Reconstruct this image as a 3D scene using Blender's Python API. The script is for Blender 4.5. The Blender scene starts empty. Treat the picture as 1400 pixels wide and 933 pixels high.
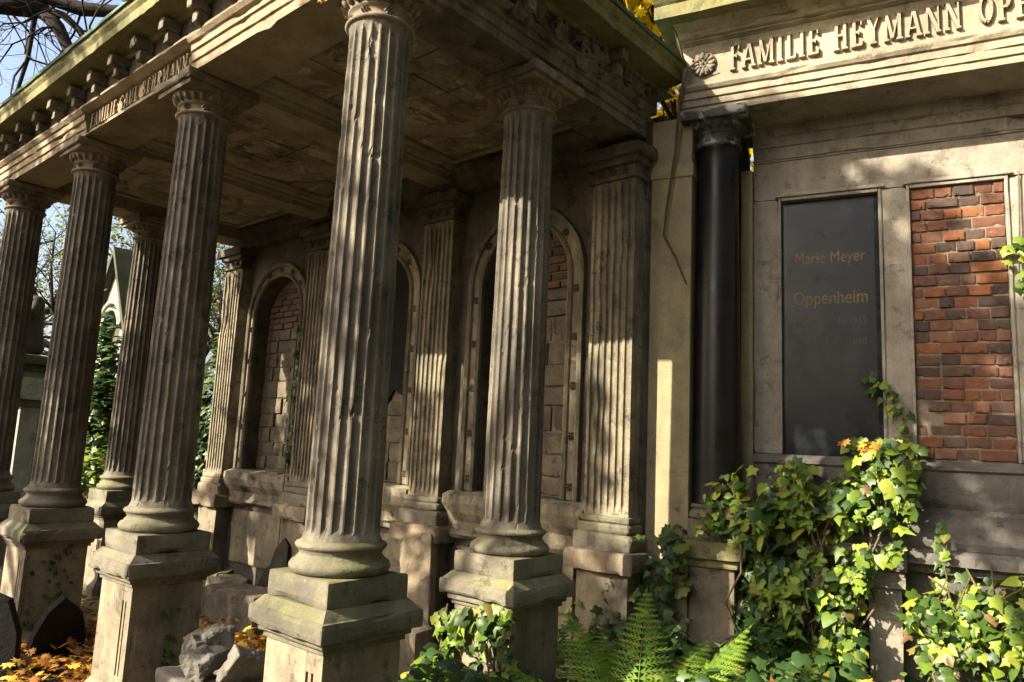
import bpy, bmesh, math, random
from mathutils import Vector, Matrix, noise as mnoise

R = math.radians
PI = math.pi
scene = bpy.context.scene
COL = scene.collection

# ------------------------------------------------------------------ camera
EYE = 1.6
cam_d = bpy.data.cameras.new('camera')
cam_d.sensor_width = 36.0
cam_d.lens = 36.0 * 1022.8 / 1400.0
cam_d.clip_start = 0.05
cam_d.clip_end = 2000
cam = bpy.data.objects.new('camera', cam_d)
COL.objects.link(cam)
cam.matrix_world = (Matrix.Translation((0, 0, EYE)) @ Matrix.Rotation(PI / 2 + 0.1447, 4, 'X')
                    @ Matrix.Rotation(0.0458, 4, 'Z'))
scene.camera = cam

# ------------------------------------------------------------------ porch / facade frames
YAW = 0.7118
UD = Vector((-math.cos(YAW), math.sin(YAW), 0))
VD = Vector((math.sin(YAW), math.cos(YAW), 0))
P0 = Vector((-0.718, 3.439, 0))
PSI = R(27)
F0 = Vector((1.42, 5.25, 0))
AU = [0.0, 1.762, 3.497, 5.15]
VB = 2.25

def PW(u, v, z=0):
    p = P0 + UD * u + VD * v
    return Vector((p.x, p.y, z))

def FW(s, off, z=0):
    return F0 + Vector((math.cos(PSI), -math.sin(PSI), 0)) * s + Vector((-math.sin(PSI), -math.cos(PSI), 0)) * off + Vector((0, 0, z))

# ------------------------------------------------------------------ light
SUN_EL = R(30)
SUN_AL = R(24)
sdir = -VD * math.cos(SUN_AL) + UD * math.sin(SUN_AL)
to_sun = Vector((sdir.x * math.cos(SUN_EL), sdir.y * math.cos(SUN_EL), math.sin(SUN_EL)))
sun_d = bpy.data.lights.new('sun', 'SUN')
sun_d.energy = 5.0
sun_d.angle = R(0.5)
sun_d.color = (1.0, 0.90, 0.70)
sun = bpy.data.objects.new('sun', sun_d)
COL.objects.link(sun)
sun.rotation_euler = to_sun.to_track_quat('Z', 'Y').to_euler()

world = bpy.data.worlds.new('World')
scene.world = world
world.use_nodes = True
wn = world.node_tree.nodes
wl = world.node_tree.links
bg = wn['Background']
sky = wn.new('ShaderNodeTexSky')
sky.sky_type = 'NISHITA'
sky.sun_disc = False
sky.sun_elevation = SUN_EL
sky.sun_rotation = math.atan2(to_sun.x, to_sun.y)
sky.air_density = 1.0
sky.dust_density = 5.0
sky.ozone_density = 0.6
wl.new(sky.outputs[0], bg.inputs[0])
bg.inputs[1].default_value = 0.095

vs = scene.view_settings
vs.view_transform = 'Standard'
vs.look = 'None'
vs.gamma = 1
vs.use_curve_mapping = False
vs.exposure = 1.92
scene.render.engine = 'CYCLES'
cy = scene.cycles
cy.use_denoising = True
cy.max_bounces = 7
cy.diffuse_bounces = 4
cy.glossy_bounces = 3
cy.transmission_bounces = 3
cy.transparent_max_bounces = 6
cy.sample_clamp_indirect = 6.0

# ------------------------------------------------------------------ tagging helpers
def tag(o, label=None, cat=None, group=None, kind=None):
    if label: o['label'] = label
    if cat: o['category'] = cat
    if group: o['group'] = group
    if kind: o['kind'] = kind
    return o

def empty(name, loc=(0, 0, 0), rz=0.0, label=None, cat=None, group=None):
    o = bpy.data.objects.new(name, None)
    o.empty_display_size = 0.1
    o.location = loc
    o.rotation_euler = (0, 0, rz)
    COL.objects.link(o)
    return tag(o, label, cat, group)

def link(name, me, parent=None, loc=None, rot=None, mat=None):
    o = bpy.data.objects.new(name, me)
    COL.objects.link(o)
    if parent is not None: o.parent = parent
    if loc is not None: o.location = loc
    if rot is not None: o.rotation_euler = rot
    return o

# ------------------------------------------------------------------ mesh builder
class MB:
    def __init__(self):
        self.v = []
        self.f = []
        self.s = []

    def add(self, vs_, fs, smooth=False, M=None):
        b = len(self.v)
        if M is None:
            self.v += [tuple(p) for p in vs_]
        else:
            self.v += [tuple(M @ Vector(p)) for p in vs_]
        self.f += [tuple(i + b for i in f) for f in fs]
        self.s += [smooth] * len(fs)
        return self

    def box(self, x0, x1, y0, y1, z0, z1, M=None):
        vs_ = [(x, y, z) for x in (x0, x1) for y in (y0, y1) for z in (z0, z1)]
        fs = [(0, 1, 3, 2), (4, 6, 7, 5), (0, 4, 5, 1), (2, 3, 7, 6), (0, 2, 6, 4), (1, 5, 7, 3)]
        return self.add(vs_, fs, False, M)

    def lathe(self, prof, n=32, M=None, smooth=True, cap=True):
        vs_, fs = [], []
        for r, z in prof:
            for i in range(n):
                a = 2 * PI * i / n
                vs_.append((r * math.cos(a), r * math.sin(a), z))
        m = len(prof)
        for j in range(m - 1):
            for i in range(n):
                k = (i + 1) % n
                fs.append((j * n + i, j * n + k, (j + 1) * n + k, (j + 1) * n + i))
        if cap:
            fs.append(tuple(range(n - 1, -1, -1)))
            fs.append(tuple((m - 1) * n + i for i in range(n)))
        return self.add(vs_, fs, smooth, M)

    def tube(self, pts, rads, n=8, smooth=True):
        pts = [Vector(p) for p in pts]
        vs_, fs = [], []
        up = Vector((0.13, 0.21, 1)).normalized()
        m = len(pts)
        for j, p in enumerate(pts):
            d = (pts[min(j + 1, m - 1)] - pts[max(j - 1, 0)])
            if d.length < 1e-9: d = Vector((0, 0, 1))
            d.normalize()
            a = d.cross(up)
            if a.length < 1e-3: a = d.cross(Vector((1, 0, 0)))
            a.normalize()
            b = d.cross(a)
            r = rads[j] if isinstance(rads, (list, tuple)) else rads
            for i in range(n):
                t = 2 * PI * i / n
                vs_.append(p + a * (r * math.cos(t)) + b * (r * math.sin(t)))
        for j in range(m - 1):
            for i in range(n):
                k = (i + 1) % n
                fs.append((j * n + i, (j + 1) * n + i, (j + 1) * n + k, j * n + k))
        fs.append(tuple(range(n)))
        fs.append(tuple((m - 1) * n + i for i in range(n - 1, -1, -1)))
        return self.add(vs_, fs, smooth)

    def mesh(self, name, mat):
        me = bpy.data.meshes.new(name)
        me.from_pydata(self.v, [], self.f)
        me.polygons.foreach_set('use_smooth', self.s)
        me.update()
        bm = bmesh.new()
        bm.from_mesh(me)
        bmesh.ops.recalc_face_normals(bm, faces=bm.faces)
        bm.to_mesh(me)
        bm.free()
        if mat is not None: me.materials.append(mat)
        return me

    def raw(self, name, mat):
        me = bpy.data.meshes.new(name)
        me.from_pydata(self.v, [], self.f)
        me.polygons.foreach_set('use_smooth', self.s)
        me.update()
        if mat is not None: me.materials.append(mat)
        return me

    def obj(self, name, mat, parent=None, loc=None, rot=None):
        return link(name, self.mesh(name, mat), parent, loc, rot)

def fbm(p, o=3):
    return mnoise.fractal(Vector(p), 1.0, 2.0, o)

def wbox(mb, x0, x1, y0, y1, z0, z1, seed=0, r=0.006, chip=0.0, seg=0.05, rough=0.002, M=None, cf=5.0, maxn=18, thr=0.15):
    """box with worn edges: rounded by a radius that noise enlarges where the stone is chipped"""
    cx, cy_, cz = (x0 + x1) / 2, (y0 + y1) / 2, (z0 + z1) / 2
    h = Vector(((x1 - x0) / 2, (y1 - y0) / 2, (z1 - z0) / 2))
    n = [max(3, min(maxn, int(2 * h[i] / seg))) for i in range(3)]
    so = Vector((seed * 7.31, seed * 3.77, seed * 5.13))
    idx = {}
    vs_, fs = [], []

    def coord(i, k):
        # denser near the edges
        t = k / n[i]
        t = t * 2 - 1
        t = math.copysign(1 - (1 - abs(t)) ** 1.5, t)
        return t * h[i]

    def vert(a, b, c):
        key = (a, b, c)
        if key in idx: return idx[key]
        p = Vector((coord(0, a), coord(1, b), coord(2, c)))
        q0 = p + so
        nn = fbm(q0 * cf, 3)
        rr = r + max(0.0, nn - thr) * chip
        rr = min(rr, min(h) * 0.95)
        q = Vector([max(-(h[i] - rr), min(h[i] - rr, p[i])) for i in range(3)])
        d = p - q
        if d.length > 1e-9:
            cnt = sum(1 for i in range(3) if abs(d[i]) > 1e-9)
            if cnt > 1:
                p = q + d.normalized() * rr
        p = p + p.normalized() * (fbm(q0 * 14, 2) * rough)
        idx[key] = len(vs_)
        vs_.append((p.x + cx, p.y + cy_, p.z + cz))
        return idx[key]

    for ax in range(3):
        b_, c_ = [(1, 2), (2, 0), (0, 1)][ax]
        for side in (0, n[ax]):
            for i in range(n[b_]):
                for j in range(n[c_]):
                    quad = []
                    for di, dj in ((0, 0), (1, 0), (1, 1), (0, 1)):
                        k = [0, 0, 0]
                        k[ax] = side
                        k[b_] = i + di
                        k[c_] = j + dj
                        quad.append(vert(*k))
                    if side == 0: quad.reverse()
                    fs.append(tuple(quad))
    return mb.add(vs_, fs, False, M)

def sweep(mb, prof, p0, p1, outward, m0=0.0, m1=0.0, n=40, wear=0.0, seed=0, chip=0.0):
    """closed profile [(offset, z)] swept from p0 to p1 (ground points); m0/m1 mitre shear per unit offset along the run"""
    p0, p1, outward = Vector(p0), Vector(p1), Vector(outward)
    d = (p1 - p0)
    L = d.length
    d.normalize()
    m = len(prof)
    vs_, fs = [], []
    for k in range(n + 1):
        t = k / n
        for i, (o, z) in enumerate(prof):
            a = -m0 * o
            b = L + m1 * o
            p = p0 + d * (a + (b - a) * t) + outward * o + Vector((0, 0, z))
            if wear:
                q = Vector((p.x * 6 + seed, p.y * 6, p.z * 9 + i * 1.7))
                w = fbm(q, 3) * wear
                c = max(0.0, fbm(q * 0.55, 3) - 0.33) * chip
                p = p - outward * (abs(w) + c) + Vector((0, 0, w * 0.5 + (c * 0.6 if i == 0 else 0)))
            vs_.append(p)
    for k in range(n):
        for i in range(m):
            j = (i + 1) % m
            fs.append((k * m + i, k * m + j, (k + 1) * m + j, (k + 1) * m + i))
    fs.append(tuple(range(m - 1, -1, -1)))
    fs.append(tuple(n * m + i for i in range(m)))
    return mb.add(vs_, fs)

def rock(mb, c, size, seed, n=16, M=None, sub=2, rough=0.05):
    rnd = random.Random(seed)
    bm = bmesh.new()
    for _ in range(n):
        p = Vector((rnd.uniform(-1, 1), rnd.uniform(-1, 1), rnd.uniform(-1, 1)))
        mx = max(abs(p.x), abs(p.y), abs(p.z))
        p = p / max(mx, 0.5)
        bm.verts.new((p.x * size[0] / 2, p.y * size[1] / 2, p.z * size[2] / 2))
    r_ = bmesh.ops.convex_hull(bm, input=bm.verts)
    dl = [e for e in r_['geom_interior'] if isinstance(e, bmesh.types.BMVert)]
    if dl: bmesh.ops.delete(bm, geom=dl, context='VERTS')
    bmesh.ops.triangulate(bm, faces=bm.faces)
    for _ in range(sub):
        bmesh.ops.subdivide_edges(bm, edges=bm.edges, cuts=1, use_grid_fill=True)
    s = min(size)
    bm.verts.index_update()
    vs_ = []
    for v in bm.verts:
        k = fbm(Vector(v.co) * (2.2 / s) + Vector((seed, 0, 0)), 4)
        p = v.co + v.co.normalized() * k * s * rough
        vs_.append(p + Vector(c))
    fs = [tuple(v.index for v in f.verts) for f in bm.faces]
    bm.free()
    return mb.add(vs_, fs, False, M)

# ------------------------------------------------------------------ materials
MATS = {}

class NT:
    def __init__(self, name):
        self.m = bpy.data.materials.new(name)
        self.m.use_nodes = True
        self.n = self.m.node_tree.nodes
        self.l = self.m.node_tree.links
        self.b = self.n['Principled BSDF']
        self.out = self.n['Material Output']

    def new(self, t, **kw):
        o = self.n.new(t)
        for k, v in kw.items(): setattr(o, k, v)
        return o

    def pos(self, scale=(1, 1, 1), obj=False):
        if obj:
            src = self.new('ShaderNodeTexCoord').outputs['Object']
        else:
            src = self.new('ShaderNodeNewGeometry').outputs['Position']
        mp = self.new('ShaderNodeMapping')
        mp.inputs['Scale'].default_value = scale
        self.l.new(src, mp.inputs['Vector'])
        return mp.outputs[0]

    def noise(self, vec, scale, detail=6, rough=0.6, dist=0.0):
        t = self.new('ShaderNodeTexNoise')
        t.inputs['Scale'].default_value = scale
        t.inputs['Detail'].default_value = detail
        t.inputs['Roughness'].default_value = rough
        t.inputs['Distortion'].default_value = dist
        self.l.new(vec, t.inputs['Vector'])
        return t.outputs['Fac']

    def ramp(self, fac, stops, interp='LINEAR'):
        r = self.new('ShaderNodeValToRGB')
        r.color_ramp.interpolation = interp
        els = r.color_ramp.elements
        while len(els) < len(stops): els.new(0.5)
        for e, (p, c) in zip(els, stops):
            e.position = p
            e.color = (c, c, c, 1) if not isinstance(c, (tuple, list)) else (*c, 1)
        self.l.new(fac, r.inputs[0])
        return r.outputs[0]

    def mix(self, fac, a, b, mode='MIX'):
        m = self.new('ShaderNodeMix', data_type='RGBA', blend_type=mode)
        for sock, val in ((m.inputs[0], fac), (m.inputs[6], a), (m.inputs[7], b)):
            if isinstance(val, (int, float)): sock.default_value = val
            elif isinstance(val, (tuple, list)): sock.default_value = (*val, 1)
            else: self.l.new(val, sock)
        return m.outputs[2]

    def math(self, op, a, b=0.0):
        m = self.new('ShaderNodeMath', operation=op)
        for sock, val in ((m.inputs[0], a), (m.inputs[1], b)):
            if isinstance(val, (int, float)): sock.default_value = val
            else: self.l.new(val, sock)
        return m.outputs[0]

    def bump(self, h, strength=0.4, dist=0.01, prev=None):
        b = self.new('ShaderNodeBump')
        b.inputs['Strength'].default_value = strength
        b.inputs['Distance'].default_value = dist
        self.l.new(h, b.inputs['Height'])
        if prev is not None: self.l.new(prev, b.inputs['Normal'])
        return b.outputs[0]

def stone(name, a, b, soot=(0.045, 0.041, 0.036), sf=0.5, streak=0.4, scale=1.6, moss=0.0, pits=0.35, patch=None, mosscol=(0.16, 0.17, 0.03), rough=0.9, flake=None):
    a = (a[0] * 0.78, a[1] * 0.785, a[2] * 0.83); b = (b[0] * 0.72, b[1] * 0.735, b[2] * 0.79)
    if patch: patch = tuple(x * 0.8 for x in patch)
    t = NT(name)
    p = t.pos()
    n1 = t.noise(p, scale, 8, 0.65, 0.3)
    c = t.mix(t.ramp(n1, [(0.36, 0.0), (0.62, 1.0)]), a, b)
    n0 = t.noise(p, scale * 5.5, 6, 0.7)
    c = t.mix(t.math('MULTIPLY', t.ramp(n0, [(0.42, 0.0), (0.7, 1.0)]), 0.35), c, tuple(x * 0.55 for x in b))
    if patch:
        n5 = t.noise(p, scale * 2.3, 3, 0.5, 0.8)
        c = t.mix(t.ramp(n5, [(0.52, 0.0), (0.60, 1.0)]), c, patch)
    st = t.noise(t.pos((5.0, 5.0, 0.45)), 1.7, 6, 0.7, 0.2)
    c = t.mix(t.math('MULTIPLY', t.ramp(st, [(0.45, 0.0), (0.60, 1.0)]), streak), c, soot)
    n2 = t.noise(t.pos((1, 1, 0.7)), scale * 1.15, 9, 0.72, 0.5)
    c = t.mix(t.math('MULTIPLY', t.ramp(n2, [(0.46, 0.0), (0.62, 1.0)]), sf), c, soot)
    n6 = t.noise(p, scale * 3.3, 10, 0.78, 0.4)
    c = t.mix(t.math('MULTIPLY', t.ramp(n6, [(0.555, 0.0), (0.60, 1.0)]), min(0.9, sf * 1.35)), c, tuple(x * 0.8 for x in soot))
    n7 = t.noise(p, 26, 6, 0.75)
    c = t.mix(t.math('MULTIPLY', t.ramp(n7, [(0.62, 0.0), (0.68, 1.0)]), 0.35), c, tuple(min(1, x * 1.5 + 0.04) for x in a))
    if flake:
        n8 = t.noise(p, 4.5, 9, 0.7, 0.6)
        c = t.mix(t.math('MULTIPLY', t.ramp(n8, [(0.56, 0.0), (0.585, 1.0)]), 0.8), c, flake)
    if moss > 0:
        geo = t.new('ShaderNodeNewGeometry')
        sep = t.new('ShaderNodeSeparateXYZ')
        t.l.new(geo.outputs['Normal'], sep.inputs[0])
        up = t.ramp(sep.outputs[2], [(0.15, 0.25), (0.8, 1.0)])
        n4 = t.noise(p, 4.0, 7, 0.7)
        k = t.math('MULTIPLY', t.math('MULTIPLY', t.ramp(n4, [(0.40, 0.0), (0.62, 1.0)]), up), moss)
        c = t.mix(k, c, mosscol)
    fine = t.noise(p, 70, 4, 0.7)
    c = t.mix(0.5, c, t.ramp(fine, [(0.25, 0.55), (0.75, 1.0)]), 'MULTIPLY')
    t.l.new(c, t.b.inputs['Base Color'])
    t.b.inputs['Roughness'].default_value = rough
    t.b.inputs['Specular IOR Level'].default_value = 0.25
    bp = t.bump(t.noise(p, 11, 8, 0.72), pits, 0.03)
    bp = t.bump(t.noise(p, 95, 5, 0.7), pits * 0.9, 0.006, bp)
    t.l.new(bp, t.b.inputs['Normal'])
    MATS[name] = t.m
    return t.m

STONE = stone('sandstone', (0.40, 0.31, 0.20), (0.25, 0.195, 0.13), sf=0.42, streak=0.34)
SHAFT = stone('shaft_sandstone', (0.345, 0.295, 0.215), (0.19, 0.162, 0.125), sf=0.5, streak=0.62, scale=2.0, pits=0.4)
BASE_ST = stone('base_sandstone', (0.31, 0.27, 0.20), (0.17, 0.145, 0.11), sf=0.5, streak=0.2, moss=0.55, pits=0.5)
DIE_ST = stone('pedestal_sandstone', (0.40, 0.33, 0.215), (0.255, 0.21, 0.14), sf=0.38, streak=0.3, scale=2.2)
ARCH_ST = stone('entablature_sandstone', (0.47, 0.37, 0.235), (0.32, 0.245, 0.15), sf=0.25, streak=0.12, scale=1.3)
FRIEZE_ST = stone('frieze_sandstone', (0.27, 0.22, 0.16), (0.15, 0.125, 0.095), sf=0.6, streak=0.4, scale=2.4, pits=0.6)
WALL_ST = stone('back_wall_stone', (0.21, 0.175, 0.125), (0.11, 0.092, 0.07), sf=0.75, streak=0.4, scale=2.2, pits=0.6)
PIL_ST = stone('pilaster_sandstone', (0.42, 0.35, 0.23), (0.25, 0.21, 0.14), sf=0.5, streak=0.5, scale=2.4, pits=0.5)
CORN_ST = stone('mossy_cornice_stone', (0.30, 0.27, 0.13), (0.21, 0.19, 0.08), sf=0.4, streak=0.1, scale=2.5, moss=0.6, mosscol=(0.22, 0.22, 0.03))
BLOCK_ST = stone('rubble_block_stone', (0.28, 0.23, 0.15), (0.165, 0.13, 0.085), sf=0.55, streak=0.15, scale=3.0, pits=0.8)
CEIL = stone('peeling_ceiling_plaster', (0.50, 0.42, 0.30), (0.34, 0.28, 0.195), sf=0.55, streak=0.0, scale=1.5, patch=(0.26, 0.195, 0.11), pits=0.7, flake=(0.50, 0.43, 0.31))
BEAM = stone('ceiling_beam_plaster', (0.50, 0.42, 0.28), (0.38, 0.31, 0.19), sf=0.3, streak=0.0, scale=2.0, pits=0.5)
FAC_ST = stone('facade_limestone', (0.52, 0.44, 0.30), (0.38, 0.32, 0.22), sf=0.3, streak=0.12, scale=1.5, pits=0.3)
FAC_WALL = stone('facade_wall_stone', (0.46, 0.41, 0.32), (0.33, 0.29, 0.225), sf=0.32, streak=0.15, scale=1.9, pits=0.3)
FAC_BASE = stone('facade_base_stone', (0.21, 0.19, 0.16), (0.12, 0.11, 0.095), sf=0.5, streak=0.15, scale=2.1, pits=0.35)
YEL_ST = stone('ochre_render', (0.52, 0.43, 0.24), (0.42, 0.34, 0.19), sf=0.18, streak=0.1, scale=1.3, pits=0.2)
FRAG = stone('broken_limestone', (0.30, 0.27, 0.22), (0.20, 0.18, 0.145), sf=0.2, streak=0.0, scale=4.0, pits=0.9)
MOSSY = stone('green_mossy_stone', (0.13, 0.135, 0.085), (0.075, 0.08, 0.045), sf=0.5, streak=0.35, scale=2.5, moss=0.5, mosscol=(0.10, 0.12, 0.03), pits=0.8)
PALE = stone('pale_tomb_stone', (0.46, 0.44, 0.37), (0.33, 0.31, 0.25), sf=0.3, streak=0.3, scale=1.2)

def simple(name, col, rough=0.7, spec=0.4, nscale=8.0, var=0.35, metal=0.0, bump=0.15, objrand=None):
    t = NT(name)
    p = t.pos()
    n = t.noise(p, nscale, 6, 0.65)
    c = t.mix(t.ramp(n, [(0.3, 0.0), (0.7, 1.0)]), tuple(x * (1 - var) for x in col), tuple(min(1, x * (1 + var)) for x in col))
    t.l.new(c, t.b.inputs['Base Color'])
    rr = t.ramp(n, [(0.3, max(0.02, rough - 0.12)), (0.7, min(1, rough + 0.12))])
    t.l.new(rr, t.b.inputs['Roughness'])
    t.b.inputs['Specular IOR Level'].default_value = spec
    t.b.inputs['Metallic'].default_value = metal
    t.l.new(t.bump(t.noise(p, nscale * 7, 5, 0.7), bump, 0.004), t.b.inputs['Normal'])
    return t.m

BLACKST = simple('black_polished_granite', (0.009, 0.009, 0.010), 0.36, 0.3, 5.0, 0.5, bump=0.03)
BLACKROUGH = stone('black_rough_granite', (0.02, 0.018, 0.016), (0.011, 0.010, 0.009), soot=(0.006, 0.006, 0.006), sf=0.3, streak=0.3, scale=4, pits=0.7)
DARKST = simple('dark_tomb_stone', (0.03, 0.026, 0.02), 0.85, 0.2, 3.0, 0.4, bump=0.4)
MORTAR = simple('lime_mortar', (0.15, 0.12, 0.09), 0.95, 0.1, 20, 0.4, bump=0.6)
COPPER = simple('green_copper_roofing', (0.05, 0.10, 0.065), 0.7, 0.3, 3.0, 0.4, bump=0.2)
GOLD = simple('faded_gilt', (0.13, 0.085, 0.03), 0.6, 0.4, 30, 0.6)
SILVER = simple('faded_grey_paint', (0.055, 0.055, 0.052), 0.7, 0.3, 40, 0.7)
BARK = simple('dark_bark', (0.028, 0.022, 0.02), 0.95, 0.1, 14, 0.4, bump=0.8)
STEM = simple('ivy_stem_bark', (0.10, 0.075, 0.045), 0.9, 0.1, 20, 0.4, bump=0.5)
VERDI = stone('whitewashed_dark_capital', (0.10, 0.10, 0.095), (0.06, 0.058, 0.052), sf=0.3, streak=0.3, scale=3.0, patch=(0.42, 0.42, 0.39))

def tablet_mat():
    t = NT('black_tablet_stone')
    p = t.pos()
    n = t.noise(p, 6, 7, 0.7, 0.5)
    c = t.mix(t.ramp(n, [(0.45, 0.0), (0.75, 1.0)]), (0.005, 0.007, 0.010), (0.012, 0.015, 0.018))
    t.l.new(c, t.b.inputs['Base Color'])
    t.l.new(t.ramp(n, [(0.35, 0.16), (0.7, 0.4)]), t.b.inputs['Roughness'])
    t.b.inputs['Specular IOR Level'].default_value = 0.22
    return t.m
TABLET = tablet_mat()

def brick_mat(name='old_red_brick', dull=0.0):
    t = NT(name)
    oi = t.new('ShaderNodeObjectInfo')
    c = t.ramp(oi.outputs['Random'], [(0.0, (0.05, 0.036, 0.032)), (0.22, (0.085, 0.055, 0.043)), (0.42, (0.125, 0.06, 0.042)), (0.7, (0.17, 0.068, 0.038)), (0.9, (0.225, 0.085, 0.036)), (1.0, (0.13, 0.09, 0.068))])
    if dull: c = t.mix(dull, c, (0.12, 0.09, 0.065))
    p = t.pos()
    n = t.noise(p, 22, 7, 0.7)
    c = t.mix(0.75, c, t.ramp(n, [(0.25, 0.45), (0.7, 1.0)]), 'MULTIPLY')
    n2 = t.noise(p, 6, 6, 0.7)
    c = t.mix(t.math('MULTIPLY', t.ramp(n2, [(0.52, 0.0), (0.7, 1.0)]), 0.5), c, (0.06, 0.05, 0.045))
    n3 = t.noise(p, 13, 6, 0.75)
    c = t.mix(t.math('MULTIPLY', t.ramp(n3, [(0.6, 0.0), (0.75, 1.0)]), 0.45), c, (0.34, 0.27, 0.20))
    t.l.new(c, t.b.inputs['Base Color'])
    t.b.inputs['Roughness'].default_value = 0.92
    t.b.inputs['Specular IOR Level'].default_value = 0.2
    t.l.new(t.bump(t.noise(p, 60, 7, 0.75), 0.7, 0.008), t.b.inputs['Normal'])
    return t.m
BRICK = brick_mat()
BRICK2 = brick_mat('sooty_brick', 0.6)

def leaf_mat(name, stops, trans=0.35, rough=0.45, spec=0.4):
    t = NT(name)
    geo = t.new('ShaderNodeNewGeometry')
    oi = t.new('ShaderNodeObjectInfo')
    f = t.math('FRACT', t.math('ADD', geo.outputs['Random Per Island'], oi.outputs['Random']))
    c = t.ramp(f, stops)
    n = t.noise(t.pos(), 45, 4, 0.6)
    c = t.mix(0.45, c, t.ramp(n, [(0.25, 0.5), (0.7, 1.0)]), 'MULTIPLY')
    t.l.new(c, t.b.inputs['Base Color'])
    t.b.inputs['Roughness'].default_value = rough
    t.b.inputs['Specular IOR Level'].default_value = spec
    tr = t.new('ShaderNodeBsdfTranslucent')
    t.l.new(t.mix(1.0, c, (1.0, 1.0, 0.55), 'MULTIPLY'), tr.inputs['Color'])
    mx = t.new('ShaderNodeMixShader')
    mx.inputs[0].default_value = trans
    t.l.new(t.b.outputs[0], mx.inputs[1])
    t.l.new(tr.outputs[0], mx.inputs[2])
    t.l.new(mx.outputs[0], t.out.inputs['Surface'])
    return t.m

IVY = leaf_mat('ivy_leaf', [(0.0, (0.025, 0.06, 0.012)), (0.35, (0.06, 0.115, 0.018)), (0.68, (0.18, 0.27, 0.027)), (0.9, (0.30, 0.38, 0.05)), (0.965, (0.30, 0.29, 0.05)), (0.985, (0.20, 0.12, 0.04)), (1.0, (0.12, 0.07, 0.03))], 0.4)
IVYD = leaf_mat('dark_ivy_leaf', [(0.0, (0.018, 0.045, 0.012)), (0.5, (0.035, 0.08, 0.018)), (0.9, (0.07, 0.12, 0.022)), (1.0, (0.16, 0.17, 0.03))], 0.25)  # deep green ivy; the tone also stands in for shadow between plants
FERN = leaf_mat('fern_green', [(0.0, (0.10, 0.20, 0.02)), (0.5, (0.15, 0.26, 0.025)), (1.0, (0.23, 0.31, 0.03))], 0.45, 0.55)
FALL = leaf_mat('autumn_leaf', [(0.0, (0.13, 0.055, 0.02)), (0.3, (0.30, 0.12, 0.025)), (0.6, (0.48, 0.22, 0.035)), (0.85, (0.55, 0.33, 0.05)), (1.0, (0.62, 0.46, 0.10))], 0.25, 0.7, 0.2)
YELLOW = leaf_mat('yellow_maple_leaf', [(0.0, (0.45, 0.31, 0.015)), (0.5, (0.66, 0.48, 0.02)), (1.0, (0.72, 0.60, 0.06))], 0.55, 0.6, 0.2)
TREELEAF = leaf_mat('sparse_tree_leaf', [(0.0, (0.06, 0.09, 0.02)), (0.5, (0.13, 0.16, 0.03)), (1.0, (0.25, 0.22, 0.04))], 0.4, 0.6)

def ground_mat():
    t = NT('leaf_littered_soil')
    p = t.pos()
    n = t.noise(p, 2.2, 8, 0.7)
    c = t.mix(t.ramp(n, [(0.4, 0.0), (0.6, 1.0)]), (0.035, 0.028, 0.016), (0.07, 0.055, 0.03))
    n2 = t.noise(p, 0.7, 8, 0.75)
    c = t.mix(t.ramp(n2, [(0.5, 0.0), (0.62, 1.0)]), c, (0.05, 0.06, 0.02))
    t.l.new(c, t.b.inputs['Base Color'])
    t.b.inputs['Roughness'].default_value = 0.95
    t.l.new(t.bump(t.noise(p, 18, 8, 0.75), 0.9, 0.04), t.b.inputs['Normal'])
    return t.m
SOIL = ground_mat()

# ------------------------------------------------------------------ ground
def build_ground():
    mb = MB()
    vs_, fs = [], []
    xs = [-900, -200, -60, -30] + [-20 + i * 0.5 for i in range(81)] + [30, 60, 200, 900]
    ys = [-900, -200, -60, -20] + [-10 + i * 0.5 for i in range(81)] + [45, 60, 200, 900]
    for y in ys:
        for x in xs:
            z = fbm((x * 0.4, y * 0.4, 0.3), 3) * 0.05 if abs(x) < 21 and -11 < y < 31 else 0
            vs_.append((x, y, z - 0.02))
    n = len(xs)
    for j in range(len(ys) - 1):
        for i in range(n - 1):
            fs.append((j * n + i, j * n + i + 1, (j + 1) * n + i + 1, (j + 1) * n + i))
    mb.add(vs_, fs, True)
    o = mb.obj('ground', SOIL)
    tag(o, 'dark soil littered with fallen leaves', kind='structure')
build_ground()

# ------------------------------------------------------------------ letters in relief
def arc(cx, cy_, rx, ry, a0, a1, w, n=9):
    pts = [(cx + rx * math.cos(a0 + (a1 - a0) * i / n), cy_ + ry * math.sin(a0 + (a1 - a0) * i / n)) for i in range(n + 1)]
    return [(pts[i][0], pts[i][1], pts[i + 1][0], pts[i + 1][1], w) for i in range(n)]

def serif(x, y, w=0.34):
    yy = 0.035 if y < 0.5 else 0.965
    return [(x - w / 2, yy, x + w / 2, yy, 0.07)]

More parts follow.
